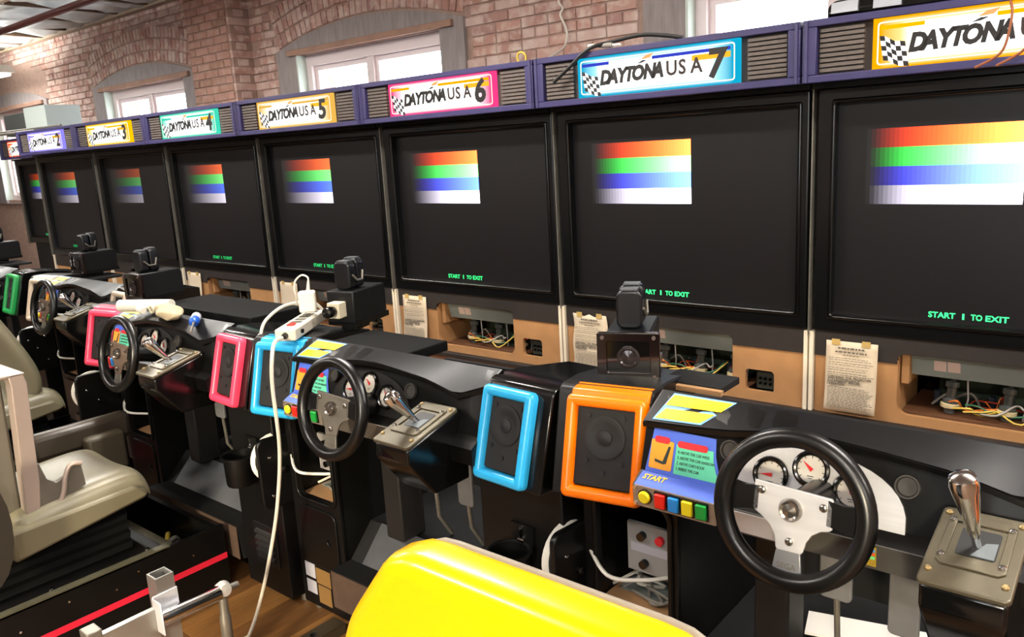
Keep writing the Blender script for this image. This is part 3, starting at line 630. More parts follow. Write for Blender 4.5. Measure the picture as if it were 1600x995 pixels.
        part('speaker_cone', 'sc%d' % i, lambda: MB().lathe([(.050, .0), (.050, .003), (.046, .004), (.034, .001), (.018, -.001), (.017, .002), (.006, .006), (0, .0065)], SPF @ Vector((cx, .14, .0055)), SPF.to_3x3() @ Vector((0, 0, 1)), 28).mesh(), conem, h)
        for j, (dx, s) in enumerate(((-.042, .188), (.042, .188), (-.042, .085), (.042, .085), (0, .06))): part('grille_bolt', 'sb%d%d' % (i, j), lambda: MB().cyl(SPF @ Vector((cx+dx, s, .004)), SPF @ Vector((cx+dx, s, .008)), .006, n=8).mesh(), conem, h)
    part('cable_shelf', 'csh', lambda: MB().box(.975, 1.047, -1.77, -1.45, .875, .893).box(.975, 1.047, -1.77, -1.45, .955, .963).mesh(), black)
    # dash
    d = part('dash', 'dash', dash_mesh, dashm)
    def vtop():
        m = MB(); n = 24; v = []
        for i in range(n+1):
            x = .275+(1.055-.275)*i/n
            for tt in (0.01, .33, .66, .99): v.append(tuple(vis_pt(x, tt, .0008)))
        return m.add(v, [(i*4+j, i*4+j+1, (i+1)*4+j+1, (i+1)*4+j) for i in range(n) for j in range(3)]).mesh()
    part('visor_skin', 'vtop', vtop, visorm, d)
    def quad(x0, x1, x2, x3, t0, t1, lift): return lambda: MB().add([tuple(vis_pt(x0, t0, lift)), tuple(vis_pt(x1, t0, lift)), tuple(vis_pt(x2, t1, lift)), tuple(vis_pt(x3, t1, lift))], [(0, 1, 2, 3)]).mesh('q', False)
    if k >= 5:
        lb = part('visor_label', 'vl0', quad(.292, .405, .45, .305, .06, .92, .002), skyp, d, lab='yellow and blue caution label')
        part('label_yellow', 'vl1', quad(.296, .40, .422, .308, .1, .42, .0028), yelp, d); part('label_yellow', 'vl2', quad(.301, .43, .445, .308, .52, .86, .0028), yelp, d)
    # instruction panel, start strip and buttons
    ip = part('instruction_panel', 'ip', lambda: plate([(.284, .0), (.466, .0), (.450, .03), (.440, .06), (.436, .096), (.294, .096)], [], .002, M=GP @ T(0, 0, .001)), blue, d, lab='blue printed instruction panel')
    part('start_strip', 'ip2', lambda: plate([(.277, .002), (.466, .002), (.466, .039), (.28, .039)], [], .002, M=SP_ @ T(0, 0, .001)), blue, d)
    part('orange_box', 'ipo', lambda: plate(rrect(.292, .010, .345, .072, .004), [], .001, M=GP @ T(0, 0, .003)), orangep, ip)
    part('green_box', 'ipg', lambda: plate([(.351, .008), (.455, .008), (.444, .03), (.437, .05), (.434, .070), (.351, .070)], [], .001, M=GP @ T(0, 0, .003)), greenp, ip)
    part('red_heading', 'ipr', lambda: plate(rrect(.300, .066, .335, .080, .006), [], .001, M=GP @ T(0, 0, .0045)), redp, ip); part('red_heading', 'ipr2', lambda: plate(rrect(.354, .064, .422, .078, .006), [], .001, M=GP @ T(0, 0, .0045)), redp, ip)
    part('seat_icon', 'ips', lambda: plate([(.305, .031), (.324, .028), (.334, .062), (.339, .061), (.332, .024), (.326, .022), (.306, .025)], [], .0006, M=GP @ T(0, 0, .0045)), inkp, ip)
    if k >= 6:
        for i, s in enumerate(("4. ABOVE THE CAR WIDE", "3. ABOVE THE CAR NARROW", "2. ABOVE CAR'S ROOF", "1. INSIDE THE CAR")):
            part('instruction_text', 'ipt%d' % i, lambda: text(s, .0085, GP @ T(.356, .052-i*.0115, .004), 0, .0001, .0002, sx=.74), inkp, ip)
        part('start_text', 'ipst', lambda: text('START', .018, SP_ @ T(.287, .020, .0028), .25, .0005, .0004), yelp, ip)
    part('button_plate', 'bp', lambda: plate(rrect(.276, .0, .466, .047, .003), [], .004, M=BP @ T(0, 0, .002)), brownstrip, d)
    part('start_button', 'b0', lambda: MB().lathe([(.0, .012), (.011, .012), (.0135, .009), (.0135, 0)], BP @ Vector((.306, .026, .003)), BP.to_3x3() @ Vector((0, 0, 1)), 18).mesh(), byel, d)
    part('button_collar', 'b0c', lambda: MB().lathe([(.0135, .005), (.0165, .005), (.0165, 0)], BP @ Vector((.306, .026, .003)), BP.to_3x3() @ Vector((0, 0, 1)), 18).mesh(), gloss, d)
    for i, bm in enumerate((bred, bblue, byel, bgrn)):
        x = .343+i*.031
        part('view_button', 'bs%d' % i, lambda: plate(rrect(x-.0115, .010, x+.0115, .041, .002), [], .014, .002, M=BP @ T(0, 0, .007)), bm, d)
        part('button_collar', 'bsc%d' % i, lambda: plate(rrect(x-.0145, .006, x+.0145, .045, .002), [], .004, M=BP @ T(0, 0, .005)), gloss, d)
    for i, (x, y) in enumerate(((.281, .042), (.281, .006))): part('screw', 'bsw%d' % i, lambda: MB().cyl(BP @ Vector((x, y, .003)), BP @ Vector((x, y, .007)), .004, n=10).mesh(), chrome, d)
    part('lower_trim', 'lt', lambda: plate(rrect(.468, .0, .855, .048, .003), [], .004, M=BP @ T(0, 0, .002)), silver2 if k == 7 else mat('dark_trim_metal', '#4a4640', .35, metal=.4) if k != 8 else mat('dark_grey_trim', '#4c4a46', .4, metal=.3), d)
    if k == 8:
        part('trim_plate', 'lt8', lambda: plate(rrect(.47, .004, .60, .046, .002), [], .002, M=BP @ T(0, 0, .005)), silver, d)
        hs = part('hologram_sticker', 'holo', lambda: plate(rrect(.742, .006, .768, .044, .001), [], .001, M=BP @ T(0, 0, .005)), mat('hologram_gold', '#c8a83c', .3, metal=.3, noise=.4, nscale=300), d)
        for i, (c, y) in enumerate((('#4a86c8', .037), ('#d05a28', .030), ('#6fd080', .023))):
            part('hologram_row', 'holo%d' % i, lambda: plate(rrect(.744, y-.003, .766, y+.003, .001), [], .0006, M=BP @ T(0, 0, .006)), mat('holo_%d' % i, c, .3), hs)
    clm = {8: silver}.get(k, mat('black_cluster', '#1d1c1b', .35))
    clo = [(.472, -.004)]+[(.638-.166*math.cos(R(180*i/20)), .0+.112*math.sin(R(180*i/20))**.8) for i in range(1, 20)]+[(.804, -.004)]
    cl = part('gauge_cluster', 'clu', lambda: plate(clo, [], .003, M=GP @ T(0, 0, .0012)), clm, d)
    part('column_shroud', 'shr', lambda: plate([(.632+.034*math.cos(R(i*15)), .028*math.sin(R(i*15))) for i in range(13)], [], .016, .004, M=GP @ T(0, .004, .008)), gloss, d)
    for i, (x, y, ang) in enumerate(((.557, .050, 95), (.632, .076, 50), (.709, .050, 30))):
        g = part('gauge', 'g%d' % i, lambda: MB().cyl(GP @ Vector((x, y, .001)), GP @ Vector((x, y, .006)), .029, n=26).mesh(), gaugew, d)
        part('gauge_ring', 'gr%d' % i, lambda: MB().torus(GP @ Vector((x, y, .007)), GP.to_3x3() @ Vector((0, 0, 1)), .0305, .0052, 30, 8).mesh(), gloss, g)
        def nd():
            ca, sa = math.cos(R(ang+90)), math.sin(R(ang+90))
            return plate([(x+.022*ca, y+.022*sa), (x-.004*sa-.003*ca, y+.004*ca-.003*sa), (x+.004*sa-.003*ca, y-.004*ca-.003*sa)], [], .0008, M=GP @ T(0, 0, .0075))
        part('needle', 'gn%d' % i, nd, needle, g)
        def ticks():
            m = MB()
            for q in range(9):
                a = R(-40+q*32.5); m.box(.021, .026, -.0006, .0006, 0, .0006, GP @ T(x, y, .0065) @ Matrix.Rotation(a, 4, 'Z'))
            m.box(-.006, .006, -.014, -.0125, 0, .0006, GP @ T(x, y, .0065)); m.box(-.004, .004, -.018, -.0168, 0, .0006, GP @ T(x, y, .0065)); return m.mesh('ticks', False)
        o = part('gauge_ticks', 'gt%d' % i, ticks, inkp, g); o['kind'] = 'stuff'
    for i, (x, y) in enumerate(((.470, .080), (.799, .080))):
        part('round_vent', 'vn%d' % i, lambda: MB().lathe([(0, .002), (.016, .003), (.018, .008), (.021, .008), (.022, 0)], GP @ Vector((x, y, .001)), GP.to_3x3() @ Vector((0, 0, 1)), 22).mesh(), mat('grey_mesh_disc', '#3a3836', .5, metal=.3), d)
    # steering wheel
    N = WH.to_3x3() @ Vector((0, 0, 1)); w_ = lambda x, y, z: WH @ Vector((x, y, z))
    wl = part('steering_wheel', 'rim', lambda: MB().torus(w_(0, 0, 0), N, .1245, .0172, 64, 14).mesh(), rubber)
    if k == 8: wl.location.z += .010
    hp = [(-.066, .040), (.066, .034), (.068, .030), (.070, -.018), (.066, -.022), (.052, -.026), (.038, -.036), (.030, -.050), (.026, -.068), (.022, -.073), (-.018, -.074), (-.022, -.070), (-.026, -.050), (-.036, -.034), (-.052, -.022), (-.066, -.014), (-.070, -.010), (-.069, .036)]
    part('hub_plate', 'hp', lambda: plate(hp, [], .006, .002, M=WH @ T(0, 0, -.004)), {8: silver, 7: silver2}.get(k, mat('brown_grey_plate', '#7d6a5c', .35, metal=.5)), wl)
    for i, sg in enumerate((-1, 1)): part('spoke', 'spk%d' % i, lambda: MB().loft([[(w_(sg*x, y, z)[:]) for y, z in ((a_, -.014), (a_, -.001), (b_, -.001), (b_, -.014))] for x, a_, b_ in ((.060, .030, -.013), (.085, .026, -.016), (.105, .028, -.022), (.122, .036, -.034))]).mesh(), rubber, wl)
    lo_ = part('lower_spoke', 'lsp', lambda: plate([(-.021, -.070), (.021, -.070), (.027, -.118), (-.027, -.118)], [], .006, .002, M=WH @ T(0, 0, -.006)), mat('grey_spoke_metal', '#9a9da2', .35, metal=.6) if k == 8 else silver2, wl)
    part('spoke_text', 'spt', lambda: text('SEGA', .014, WH @ T(-.017, -.104, -.0025), 0, .0002, .0003), silver2, wl)
    part('hub_cap', 'hc', lambda: MB().lathe([(.020, 0), (.020, .008), (.016, .014), (.012, .012), (0, .015)], w_(0, 0, -.001), N, 22).mesh(), mat('dark_chrome', '#8f8a84', .2, metal=.9), wl)
    for i, (x, y) in enumerate(((-.054, .024), (.054, .016), (.002, -.055))): part('bolt', 'hb%d' % i, lambda: MB().lathe([(.007, 0), (.007, .004), (.004, .006), (0, .006)], w_(x, y, -.001), N, 12).mesh(), mat('dark_chrome', '', .2), wl)
    part('steering_column', 'colm', lambda: MB().cyl(w_(0, 0, -.008), w_(0, 0, -.16), .026, .034, 18).mesh(), rubber, wl)
    # shifter
    sx = part('shifter_box', 'shb', lambda: MB().prism([(-1.990, .896), (-1.990, .858), (-1.978, .84), (-1.91, .756), (-1.90, .751), (-1.78, .751), (-1.78, .945), (-1.81, .942)], .866, .985).mesh(), gloss, bev=.006)
    SG = plane((.9255, -1.994, .897), (0, .186, .0475)); Lg = .192
    part('gate_plate', 'gate', lambda: plate(rrect(-.0635, 0, .0635, Lg, .01), [], .010, .003, M=SG @ T(0, 0, .004)), gatem, sx)
    part('gate_frame', 'gatef', lambda: plate([(-.048, .055), (-.04, .047), (.04, .047), (.048, .055), (.048, .165), (.04, .173), (-.04, .173), (-.048, .165)], [[(-.036, .07), (.036, .07), (.036, .155), (-.036, .155)]], .004, .001, M=SG @ T(0, 0, .011)), gatem, sx)
    part('gate_slot', 'gates', lambda: plate(rrect(-.026, .078, .030, .145, .006), [], .0012, M=SG @ T(0, 0, .0096)), mat('slot_dark', '#0b0b0b', .5), sx)
    part('slot_brush', 'gateb', lambda: plate([(-.004, .08), (.028, .08), (.028, .12), (.012, .115)], [], .001, M=SG @ T(0, 0, .0108)), mat('slot_grey', '#5d6468', .5), sx)
    for i, (x, y) in enumerate(((-.052, .03), (.052, .03), (-.052, .175), (.052, .175), (-.042, .065), (.042, .065), (-.042, .155), (.042, .155))): part('gate_bolt', 'gb%d' % i, lambda: MB().lathe([(.0055, 0), (.0055, .003), (.003, .005), (0, .005)], SG @ Vector((x, y, .009 if i < 4 else .013)), SG.to_3x3() @ Vector((0, 0, 1)), 10).mesh(), mat('brass_bolt', '#a08a60', .35, metal=.7) if i < 4 else chrome, sx)
    b0 = SG @ Vector((.002, .105, .005)); tp = Vector((.907, -1.945, 1.068)) if k == 8 else Vector((.893, -1.957, 1.016)); ax = (tp-b0); Lh = ax.length; ks = '8' if k == 8 else ''
    lv = part('shift_lever', 'lev'+ks, lambda: MB().cyl(b0, b0+ax*.45, .0065, .007).mesh(), chrome, sx)
    part('shift_knob', 'knob'+ks, lambda: MB().lathe([(.0095, Lh*.22), (.0105, Lh*.3), (.0155, Lh*.55), (.0205, Lh*.78), (.0215, Lh*.88), (.019, Lh*.96), (.011, Lh*1.0), (0, Lh*1.005)], b0, ax, 22).mesh(), chrome, sx)
    # cup holder
    ch_ = part('cup_holder', 'cup', lambda: MB().lathe([(.0, .0), (.048, .0), (.050, .004), (.053, .10), (.062, .103), (.062, .108), (.055, .110), (.0505, .106), (.0475, .008), (0, .006)], (1.122, -1.800, .484), (0, 0, 1), 30).mesh(), blackp)
    part('cup_bracket', 'cupb', lambda: MB().box(1.085, 1.16, -1.745, -1.733, .55, .64).mesh(), blackp, ch_); part('cup_latch', 'cupl', lambda: MB().cyl((1.115, -1.748, .60), (1.135, -1.748, .60), .008).box(1.12, 1.13, -1.752, -1.74, .60, .635).mesh(), chrome, ch_)
    # swung-out access door
    if k >= 5:
        DM = T(.034, -1.635+(-.07 if k <= 6 else 0), (.07 if k <= 6 else 0)) @ Matrix.Rotation(R(-97), 4, 'Z')
        dr = obj('access_door', cached('con_door', lambda: plate(rrect(.0, .412, .175, .668, .03), [], .02, .006, M=FRONT)), blackp, t, 0, DM)
        for i, (x, z) in enumerate(((.05, .61), (.135, .60), (.05, .47), (.135, .46))): obj('door_bolt', cached('con_dbolt%d' % i, lambda: MB().lathe([(.006, 0), (.005, .004), (0, .006)], (x, .0105, z), (0, 1, 0), 10).mesh()), chrome, dr)
        obj('door_lock', cached('con_dlock', lambda: MB().lathe([(.012, 0), (.012, .01), (.006, .014), (0, .014)], (.09, .0105, .545), (0, 1, 0), 14).mesh()), gloss, dr)
        obj('white_gasket', cached('con_gask', lambda: MB().lathe([(.078, 0), (.085, .006), (.088, .014), (.07, .022), (0, .024)], (.1, -.0105, .585), (0, -1, 0), 28).mesh()), white, dr)
        pts = [(.028, -1.68, .60), (.12, -1.73, .56), (.19, -1.68, .545), (.24, -1.62, .54)]
        obj('door_cord', cached('con_dcord', lambda: MB().tube(catmull(pts, 6), .005, 6).mesh()), white, t)
        for i in range(3):
            rr = random.Random(i*7+1); q = [(.05+.03*i, -1.60, .452)]+[(.08+rr.uniform(0, .15), -1.62+rr.uniform(-.03, .1), .455+rr.uniform(0, .03)) for _ in range(4)]
            obj('loose_wire', cached('con_lw%d' % i, lambda: MB().tube(catmull(q, 6), .0045, 6).mesh()), (offw, wgrey, wgrey)[i], t)
    if k == 6: obj('deck_board', cached('con_deck6', lambda: MB().box(.30, .98, -1.60, -1.36, .986, 1.03).mesh()), mat('matt_black_board', '#090909', .7, spec=.15), t, .004)
    if k == 7: obj('deck_board', cached('con_deck7', lambda: MB().box(.29, .64, -1.66, -1.48, .986, 1.018).mesh()), mat('matt_black_board', '#090909', .7, spec=.15), t, .004); obj('deck_board', cached('con_deck7b', lambda: MB().box(.29, .62, -1.685, -1.66, .986, 1.0).mesh()), palewood, t)
    if k == 8:
        obj('deck_board', cached('con_deck8', lambda: MB().box(.18, .34, -1.56, -1.46, 1.008, 1.026).mesh()), footd, t, .003); obj('deck_board', cached('con_deck8b', lambda: MB().box(.22, .345, -1.575, -1.56, 1.008, 1.02).mesh()), palewood, t)
    return t
for k in (8, 7, 6, 5, 4, 3): build_console(k)
# ------------------------------------------------------------------ box cameras standing on the consoles
smoke = mat('smoked_window', '#150b0a', .15, coat=.2); camg = mat('dark_grey_camera_case', '#111214', .4, metal=.1, spec=.3); cream = mat('cream_camera_body', '#cfc7ad', .45)
def box_camera(k, x, y, yaw, label, window=True, z=1.0):
    t = thing('box_camera', label, 'camera', ((k-8)*P+x, y, z), yaw, 'cameras on the consoles')
    obj('post', cached('cam_post', lambda: MB().box(-.03, .03, .05, .13, 0, .05).cyl((0, .09, .03), (0, .09, .06), .035).mesh()), blackp, t)
    obj('case', cached('cam_case', lambda: MB().prism([(.012, .03), (.20, .03), (.21, .04), (.21, .125), (.20, .14), (.012, .14)], -.055, .055).mesh()), camg, t, .005)
    obj('side_rail', cached('cam_rail', lambda: MB().box(-.062, .062, .02, .21, .02, .038).mesh()), blackp, t)
    if window:
        f = obj('front_frame', cached('cam_frame', lambda: plate(rrect(-.076, .018, .076, .140, .006), [rrect(-.052, .042, .052, .118, .004)], .014, .002, M=T(0, .006, 0) @ FRONT)), smoke, t)
        obj('window_pane', cached('cam_win', lambda: MB().box(-.053, .053, .004, .008, .041, .119).mesh()), mat('dark_window', '#0d0b0b', .08), f)
        obj('lens', cached('cam_lens', lambda: MB().lathe([(.028, 0), (.028, .004), (.022, .006), (.018, .002), (.008, .004), (0, .005)], (0, .004, .078), (0, -1, 0), 22).mesh()), mat('lens_glass', '#3a3434', .1, metal=.4), f)
        for i, (a, b) in enumerate(((-.062, .128), (.062, .128), (-.062, .03), (.062, .03))): obj('frame_bolt', cached('cam_fb%d' % i, lambda: MB().cyl((a, -.001, b), (a, -.005, b), .005, n=10).mesh()), mat('dull_bolt', '#5a4a46', .4), f)
    else:
        b = obj('camera_body', cached('cam_body', lambda: MB().box(-.024, .024, -.032, .012, .055, .108).mesh()), cream, t, .003)
        obj('lens', cached('cam_lens2', lambda: MB().lathe([(.016, 0), (.016, .012), (.019, .015), (.019, .034), (.017, .038), (.011, .036), (0, .034)], (0, -.032, .082), (0, -1, 0), 22).mesh()), gloss, b)
    for i, yy in enumerate((.045, .092)):
        l = obj('top_lobe', cached('cam_lobe%d' % i, lambda: plate(rrect(-.032, .141, .032, .236+.006*i, .018, 6), [], .04, .006, M=T(0, yy+.01, 0) @ FRONT)), mat('ribbed_black_plastic', '#131418', .25), t)
        obj('lobe_cap', cached('cam_lcap%d' % i, lambda: MB().box(-.02, .02, yy-.006, yy+.026, .235+.006*i, .239+.006*i).mesh()), mat('lobe_top_grey', '#55585e', .3), l)
    obj('lobe_clip', cached('cam_clip', lambda: MB().tube([(.034, .05, .19), (.037, .07, .17), (.037, .10, .17), (.034, .11, .20)], .004, 6).mesh()), silver2, t)
box_camera(8, .128, -1.60, R(24), 'box camera with smoked window facing forward above the orange speaker', z=1.005)
box_camera(7, .205, -1.55, R(16), 'opened box camera with cream body and bare lens beside the power strip', False, z=1.012)
box_camera(6, .08, -1.60, R(2), 'black box camera behind the pink speaker frame', z=1.003)
box_camera(5, .0, -1.29, R(3), 'black box camera further along, above the small far wheel', z=1.0)
box_camera(4, -.28, -1.27, R(3), 'black box camera at the left edge above the green speaker frame', z=1.0)
for k in (5, 4): obj('camera_shelf', MB().box(.03, .33, -1.64, -1.38, .985, .998), footd, [o for o in bpy.data.objects if o.name.startswith('driving_console') and abs(o.location.x-(k-8)*P) < .5][0])
# ------------------------------------------------------------------ power strip, adapter and cords on the blue console
X7 = -P; X6 = -2*P; X5 = -3*P
ang = math.atan2(-.169, .242)                               # strip runs away from the viewer to the left
t = thing('power_strip', 'beige power strip lying on top of the blue speaker', 'power strip', (X7+.135, -1.655, 1.036), -ang)
obj('strip_body', MB().box(-.034, .034, -.155, .155, 0, .038), offw, t, .005)
obj('cord_gland', MB().cyl((0, -.155, .018), (0, -.170, .018), .011, .008), gloss, t)
obj('rocker_switch', MB().box(-.012, .012, -.105, -.075, .038, .043), bred, t, .002)
obj('reset_knob', MB().cyl((.034, -.10, .02), (.041, -.10, .02), .007), gloss, t)
for i in range(5):
    oy = -.045+i*.042; s = obj('socket', MB().box(-.018, .018, oy-.014, oy+.014, .038, .0392), mat('dark_socket', '#4a463e', .5), t)
ta = thing('power_adapter', 'white plug-in power adapter standing on the power strip', 'adapter', (X7+.105, -1.60, 1.076), -ang+.2)
obj('adapter_case', MB().box(-.028, .028, -.02, .02, .010, .082), white, ta, .007)
obj('plug_pins', MB().box(-.012, -.008, -.004, .004, -.0005, .012).box(.008, .012, -.004, .004, -.0005, .012), chrome, ta)
obj('strain_relief', MB().cyl((.006, 0, .08), (.010, 0, .115), .007, .004), white, ta)
obj('adapter_cable', MB().tube(catmull([(.010, 0, .112), (.008, .004, .128), (-.012, .01, .135), (-.036, .016, .115), (-.042, .02, .085), (-.04, .03, .06), (-.045, .05, .03)], 6), .003), white, ta)
tag(obj('extension_lead', MB().tube(catmull([(X7+.232, -1.800, 1.052), (X7+.262, -1.848, 1.050), (X7+.295, -1.885, 1.01), (X7+.285, -1.888, .92), (X7+.255, -1.87, .715), (X7+.20, -1.865, .52), (X7+.142, -1.87, .354), (X7+.08, -1.89, .17), (X7+.042, -1.93, .03), (X7+.03, -1.96, .007), (X7+.0, -2.1, .006), (X7-.12, -2.3, .006)], 8), .0062), offw), 'long beige power cord hanging from the power strip down to the floor', 'cord')
tag(obj('white_cable', MB().tube(catmull([(X7+.06, -1.50, 1.06), (X7+.035, -1.53, 1.10), (X7+.01, -1.62, 1.105), (X7+.02, -1.70, 1.08), (X7+.03, -1.74, 1.045), (X7+.03, -1.748, .98), (X7+.03, -1.74, .85)], 8), .0055), offw), 'short beige cable curling behind the power strip into the gap between consoles', 'cable')
# ------------------------------------------------------------------ tools on the pink console's dash
tb = thing('white_tube', 'white cartridge tube lying on the pink console dash', 'tube', (X6+.50, -1.752, 1.043), R(24))
obj('tube_barrel', MB().cyl((-.12, 0, .022), (.12, 0, .024), .024, n=20), white, tb); obj('tube_nozzle', MB().cyl((-.005, -.03, .016), (.03, -.05, .012), .016, .012), white, tb); obj('tube_ring', MB().torus((.05, -.028, .014), (.3, .9, 0), .013, .005, 18, 8), cream, tb)
cb = MB(); sec = []
for i in range(9):
    u = i/8; r = (.042*math.sin(math.pi*(.06+.90*u))**.7*(1-.25*u)+.003)*(1+.13*math.sin(9*u+1))
    sec.append([(-.09+.18*u, r*math.cos(a)*(1+.20*math.sin(3*a+u*9)), .034+r*.8*math.sin(a)*(1+.16*math.cos(5*a+7*u))) for a in [2*math.pi*j/14 for j in range(14)]])
cl_ = tag(obj('cloth_pouch', cb.loft(sec), mat('cream_cloth', '#c4b496', .9, noise=.25, nscale=25, bump=.8)), 'cream cloth pouch slumped over the white tube end', 'pouch'); cl_.scale = (1.2, 1.15, 1.0); cl_.location = (X6+.70, -1.762, 1.026); cl_.rotation_euler = (0, 0, R(-14)); cl_.modifiers.new('s', 'SUBSURF').levels = 1
sd_ = thing('screwdriver', 'screwdriver with blue and white handle at the end of the pink dash', 'screwdriver', (X6+.83, -1.725, 1.048), R(-34)); sd_.scale = (1.5, 1.5, 1.5)
obj('handle', MB().lathe([(0, 0), (.010, 0), (.012, .008), (.011, .03), (.0125, .045), (.010, .052)], (0, 0, 0), (1, 0, 0), 12), mat('pale_handle', '#c9ccd6', .3), sd_); obj('collar', MB().lathe([(.012, .052), (.013, .06), (.012, .075), (.007, .082), (.004, .084)], (0, 0, 0), (1, 0, 0), 12), mat('blue_handle', '#1d55b8', .35), sd_); obj('shaft', MB().cyl((.082, 0, 0), (.17, 0, -.006), .003, .002), silver2, sd_)
wb = tag(obj('white_board', plate([(0, 0), (.40, 0), (.40, .10), (0, .10)], [], .006, M=Matrix.Identity(4)), mat('white_board_paint', '#d9d7d2', .5)), 'white painted board lying in the footwell under the nearest wheel', 'board'); wb.location = (.50, -1.41, .377); wb.rotation_euler = (0, 0, R(14))
# ------------------------------------------------------------------ seats
def cushion(w, y0, y1, zt, zb):
    secs = []; n = 7
    prof = [(0, -.085, .42), (.02, -.04, .8), (.07, -.008, .97), (.2, 0, 1), (.5, -.01, 1), (.8, -.02, 1), (1, -.04, 1)]
    for u, dz, ws in prof:
        y = y0+(y1-y0)*u; z = zt+dz; W_ = w*(.9+.1*ws)
        secs.append([(a, y, b) for a, b in ((-W_*.96, zb+.02*(1-u)), (-W_, z-.055), (-W_*.93, z-.008), (-W_*.72, z+.006), (-W_*.35, z-.004), (0, z-.008), (W_*.35, z-.004), (W_*.72, z+.006), (W_*.93, z-.008), (W_, z-.055), (W_*.96, zb+.02*(1-u)), (0, zb+.02*(1-u)))])
    return MB().loft(secs)
def seat(X, dy, label, rounded):
    t = thing('driver_seat', label, 'seat', (X+.63, dy, 0), 0, 'moulded driver seats')
    c = obj('seat_pan', cushion(.235, -1.995, -2.46, .562, .43), seatm, t); c.modifiers.new('s', 'SUBSURF').levels = 2; c.modifiers['s'].render_levels = 2
    obj('lower_shell', MB().prism([(-2.012, .475), (-2.03, .455), (-2.46, .395), (-2.46, .50), (-2.06, .512)], -.245, .245), seatm2, t, .012)
    obj('bellows', MB().loft([[(sx*w, y, z) for sx, y in ((-1, -2.08-.01*(i % 2)), (1, -2.08-.01*(i % 2)), (1, -2.6), (-1, -2.6))] for i, (w, z) in enumerate(((.20, .2735), (.212, .285), (.196, .30), (.208, .32), (.196, .335), (.206, .355), (.195, .37), (.204, .39), (.19, .405), (.2, .44)))]), mat('black_bellows', '#050505', .85, spec=.15), t)
    if rounded:
        secs = []
        for u, hw, yc, th in ((.50, .20, -2.13, .06), (.58, .225, -2.10, .075), (.68, .235, -2.12, .085), (.80, .23, -2.17, .08), (.92, .205, -2.22, .07), (1.02, .17, -2.26, .055), (1.07, .10, -2.28, .03)):
            secs.append([(hw*math.cos(a), yc+th*(math.sin(a)-.5*(1-abs(math.cos(a)))*(math.sin(a) > 0)), u) for a in [2*math.pi*j/16 for j in range(16)]])
        o = obj('backrest', MB().loft(secs), seatm, t); o.modifiers.new('s', 'SUBSURF').levels = 2
    else:
        o = obj('backrest', MB().prism([(-2.385, .50), (-2.375, .985), (-2.40, 1.0), (-2.62, .98), (-2.60, .5)], -.23, .150), mat('grey_back_panel', '#6f6a5e', .4, noise=.1, nscale=6), t, .01)
        obj('backrest_flange', MB().prism([(-2.352, .52), (-2.338, .62), (-2.322, .95), (-2.33, .985), (-2.372, .985), (-2.368, .95), (-2.392, .52)], .155, .205), mat('pale_metal_flange', '#b9a89c', .35, metal=.4), t, .003)
        obj('top_flange', MB().box(-.2, .205, -2.40, -2.325, .978, .986), mat('pale_metal_flange', '', .4), t, .002)
        b = obj('hinge_bracket', MB().prism([(-2.36, .50), (-2.20, .56), (-2.205, .635), (-2.24, .645), (-2.255, .615), (-2.29, .60), (-2.315, .62), (-2.33, .68), (-2.35, .68), (-2.355, .60)], .185, .20), silver2, t, .002)
        obj('bracket_lip', MB().tube(catmull([(.193, -2.36, .51), (.20, -2.30, .52), (.205, -2.275, .56), (.205, -2.262, .61), (.205, -2.24, .645), (.205, -2.205, .64)], 5), .008), mat('pale_metal_flange', '', .4), b)
        obj('side_bolster', MB().loft([[(.30+.02*math.cos(a), -2.555+.085*math.cos(b_)*s, .56+.19*math.sin(b_)*s) for b_ in [2*math.pi*j/20 for j in range(20)]] for a, s in ((3.14, .85), (3.14, 1), (0, 1), (0, .85))]), mat('dark_olive_bolster', '#2c2720', .5), t)
        for i, z in enumerate((.60, .72, .90)): obj('flange_hole', MB().cyl((.18, -2.345+.02*i*.3, z), (.18, -2.33, z), .005, n=10), gloss, t)
    return t
seat(X6, 0, 'tan moulded seat with bare metal back frame, nearest at the left', False)
seat(X5-.185, .285, 'tan moulded seat with rounded backrest at the left edge', True)
# black seat bases
def seat_base(X, y0, label):
    t = thing('seat_base', label, 'seat base', (X, 0, 0), 0, 'black seat bases')
    m = MB(); m.box(.915, .93, -3.2, y0, .025, .27); m.box(.33, .345, -3.2, y0, .025, .27); m.box(.345, .915, y0-.02, y0, .025, .25); m.box(.345, .915, -3.2, y0-.02, .025, .06)
    b = obj('side_walls', m, blackp, t); obj('top_plate', MB().box(.345, .93, -3.2, -2.01, .262, .272), black, t, .002)
    obj('top_trim', MB().box(.90, .932, -3.2, -2.0, .271, .276), mat('olive_trim', '#5d5a48', .4, metal=.4), t)
    obj('red_stripe', MB().box(.9295, .9325, -3.2, y0, .135, .157), redm, t); obj('cross_brace', MB().box(.345, .92, -2.0, -1.97, .24, .26), mat('olive_trim', '', .4), t)
    obj('floor_foot', MB().box(.40, .86, -3.0, -2.0, 0, .026), gloss, t)
    for i, y in enumerate((-1.92, -2.12, -2.2, -2.35, -2.5)): obj('rivet', MB().cyl((.93, y, .20+.03*(i % 2)), (.9325, y, .20+.03*(i % 2)), .004, n=8), chrome, t)
    for i, y in enumerate((-2.06, -2.38, -2.7)): obj('top_bolt', MB().lathe([(.009, 0), (.008, .006), (0, .008)], (.885, y, .272), (0, 0, 1), 12), chrome, t)
    for i, m_ in enumerate((wyel, wgrey, wblack)): obj('tray_cable', MB().tube(catmull([(.5+.1*i, -1.80, .10), (.6+.05*i, -1.85, .16), (.68, -1.9-.02*i, .13), (.80, -1.93, .09+.03*i)], 6), .009), m_, t)
seat_base(X6, -1.79, 'black seat base with red stripe under the nearest tan seat')
seat_base(X5-.185, -1.52, 'black seat base under the far tan seat, hidden in shadow')
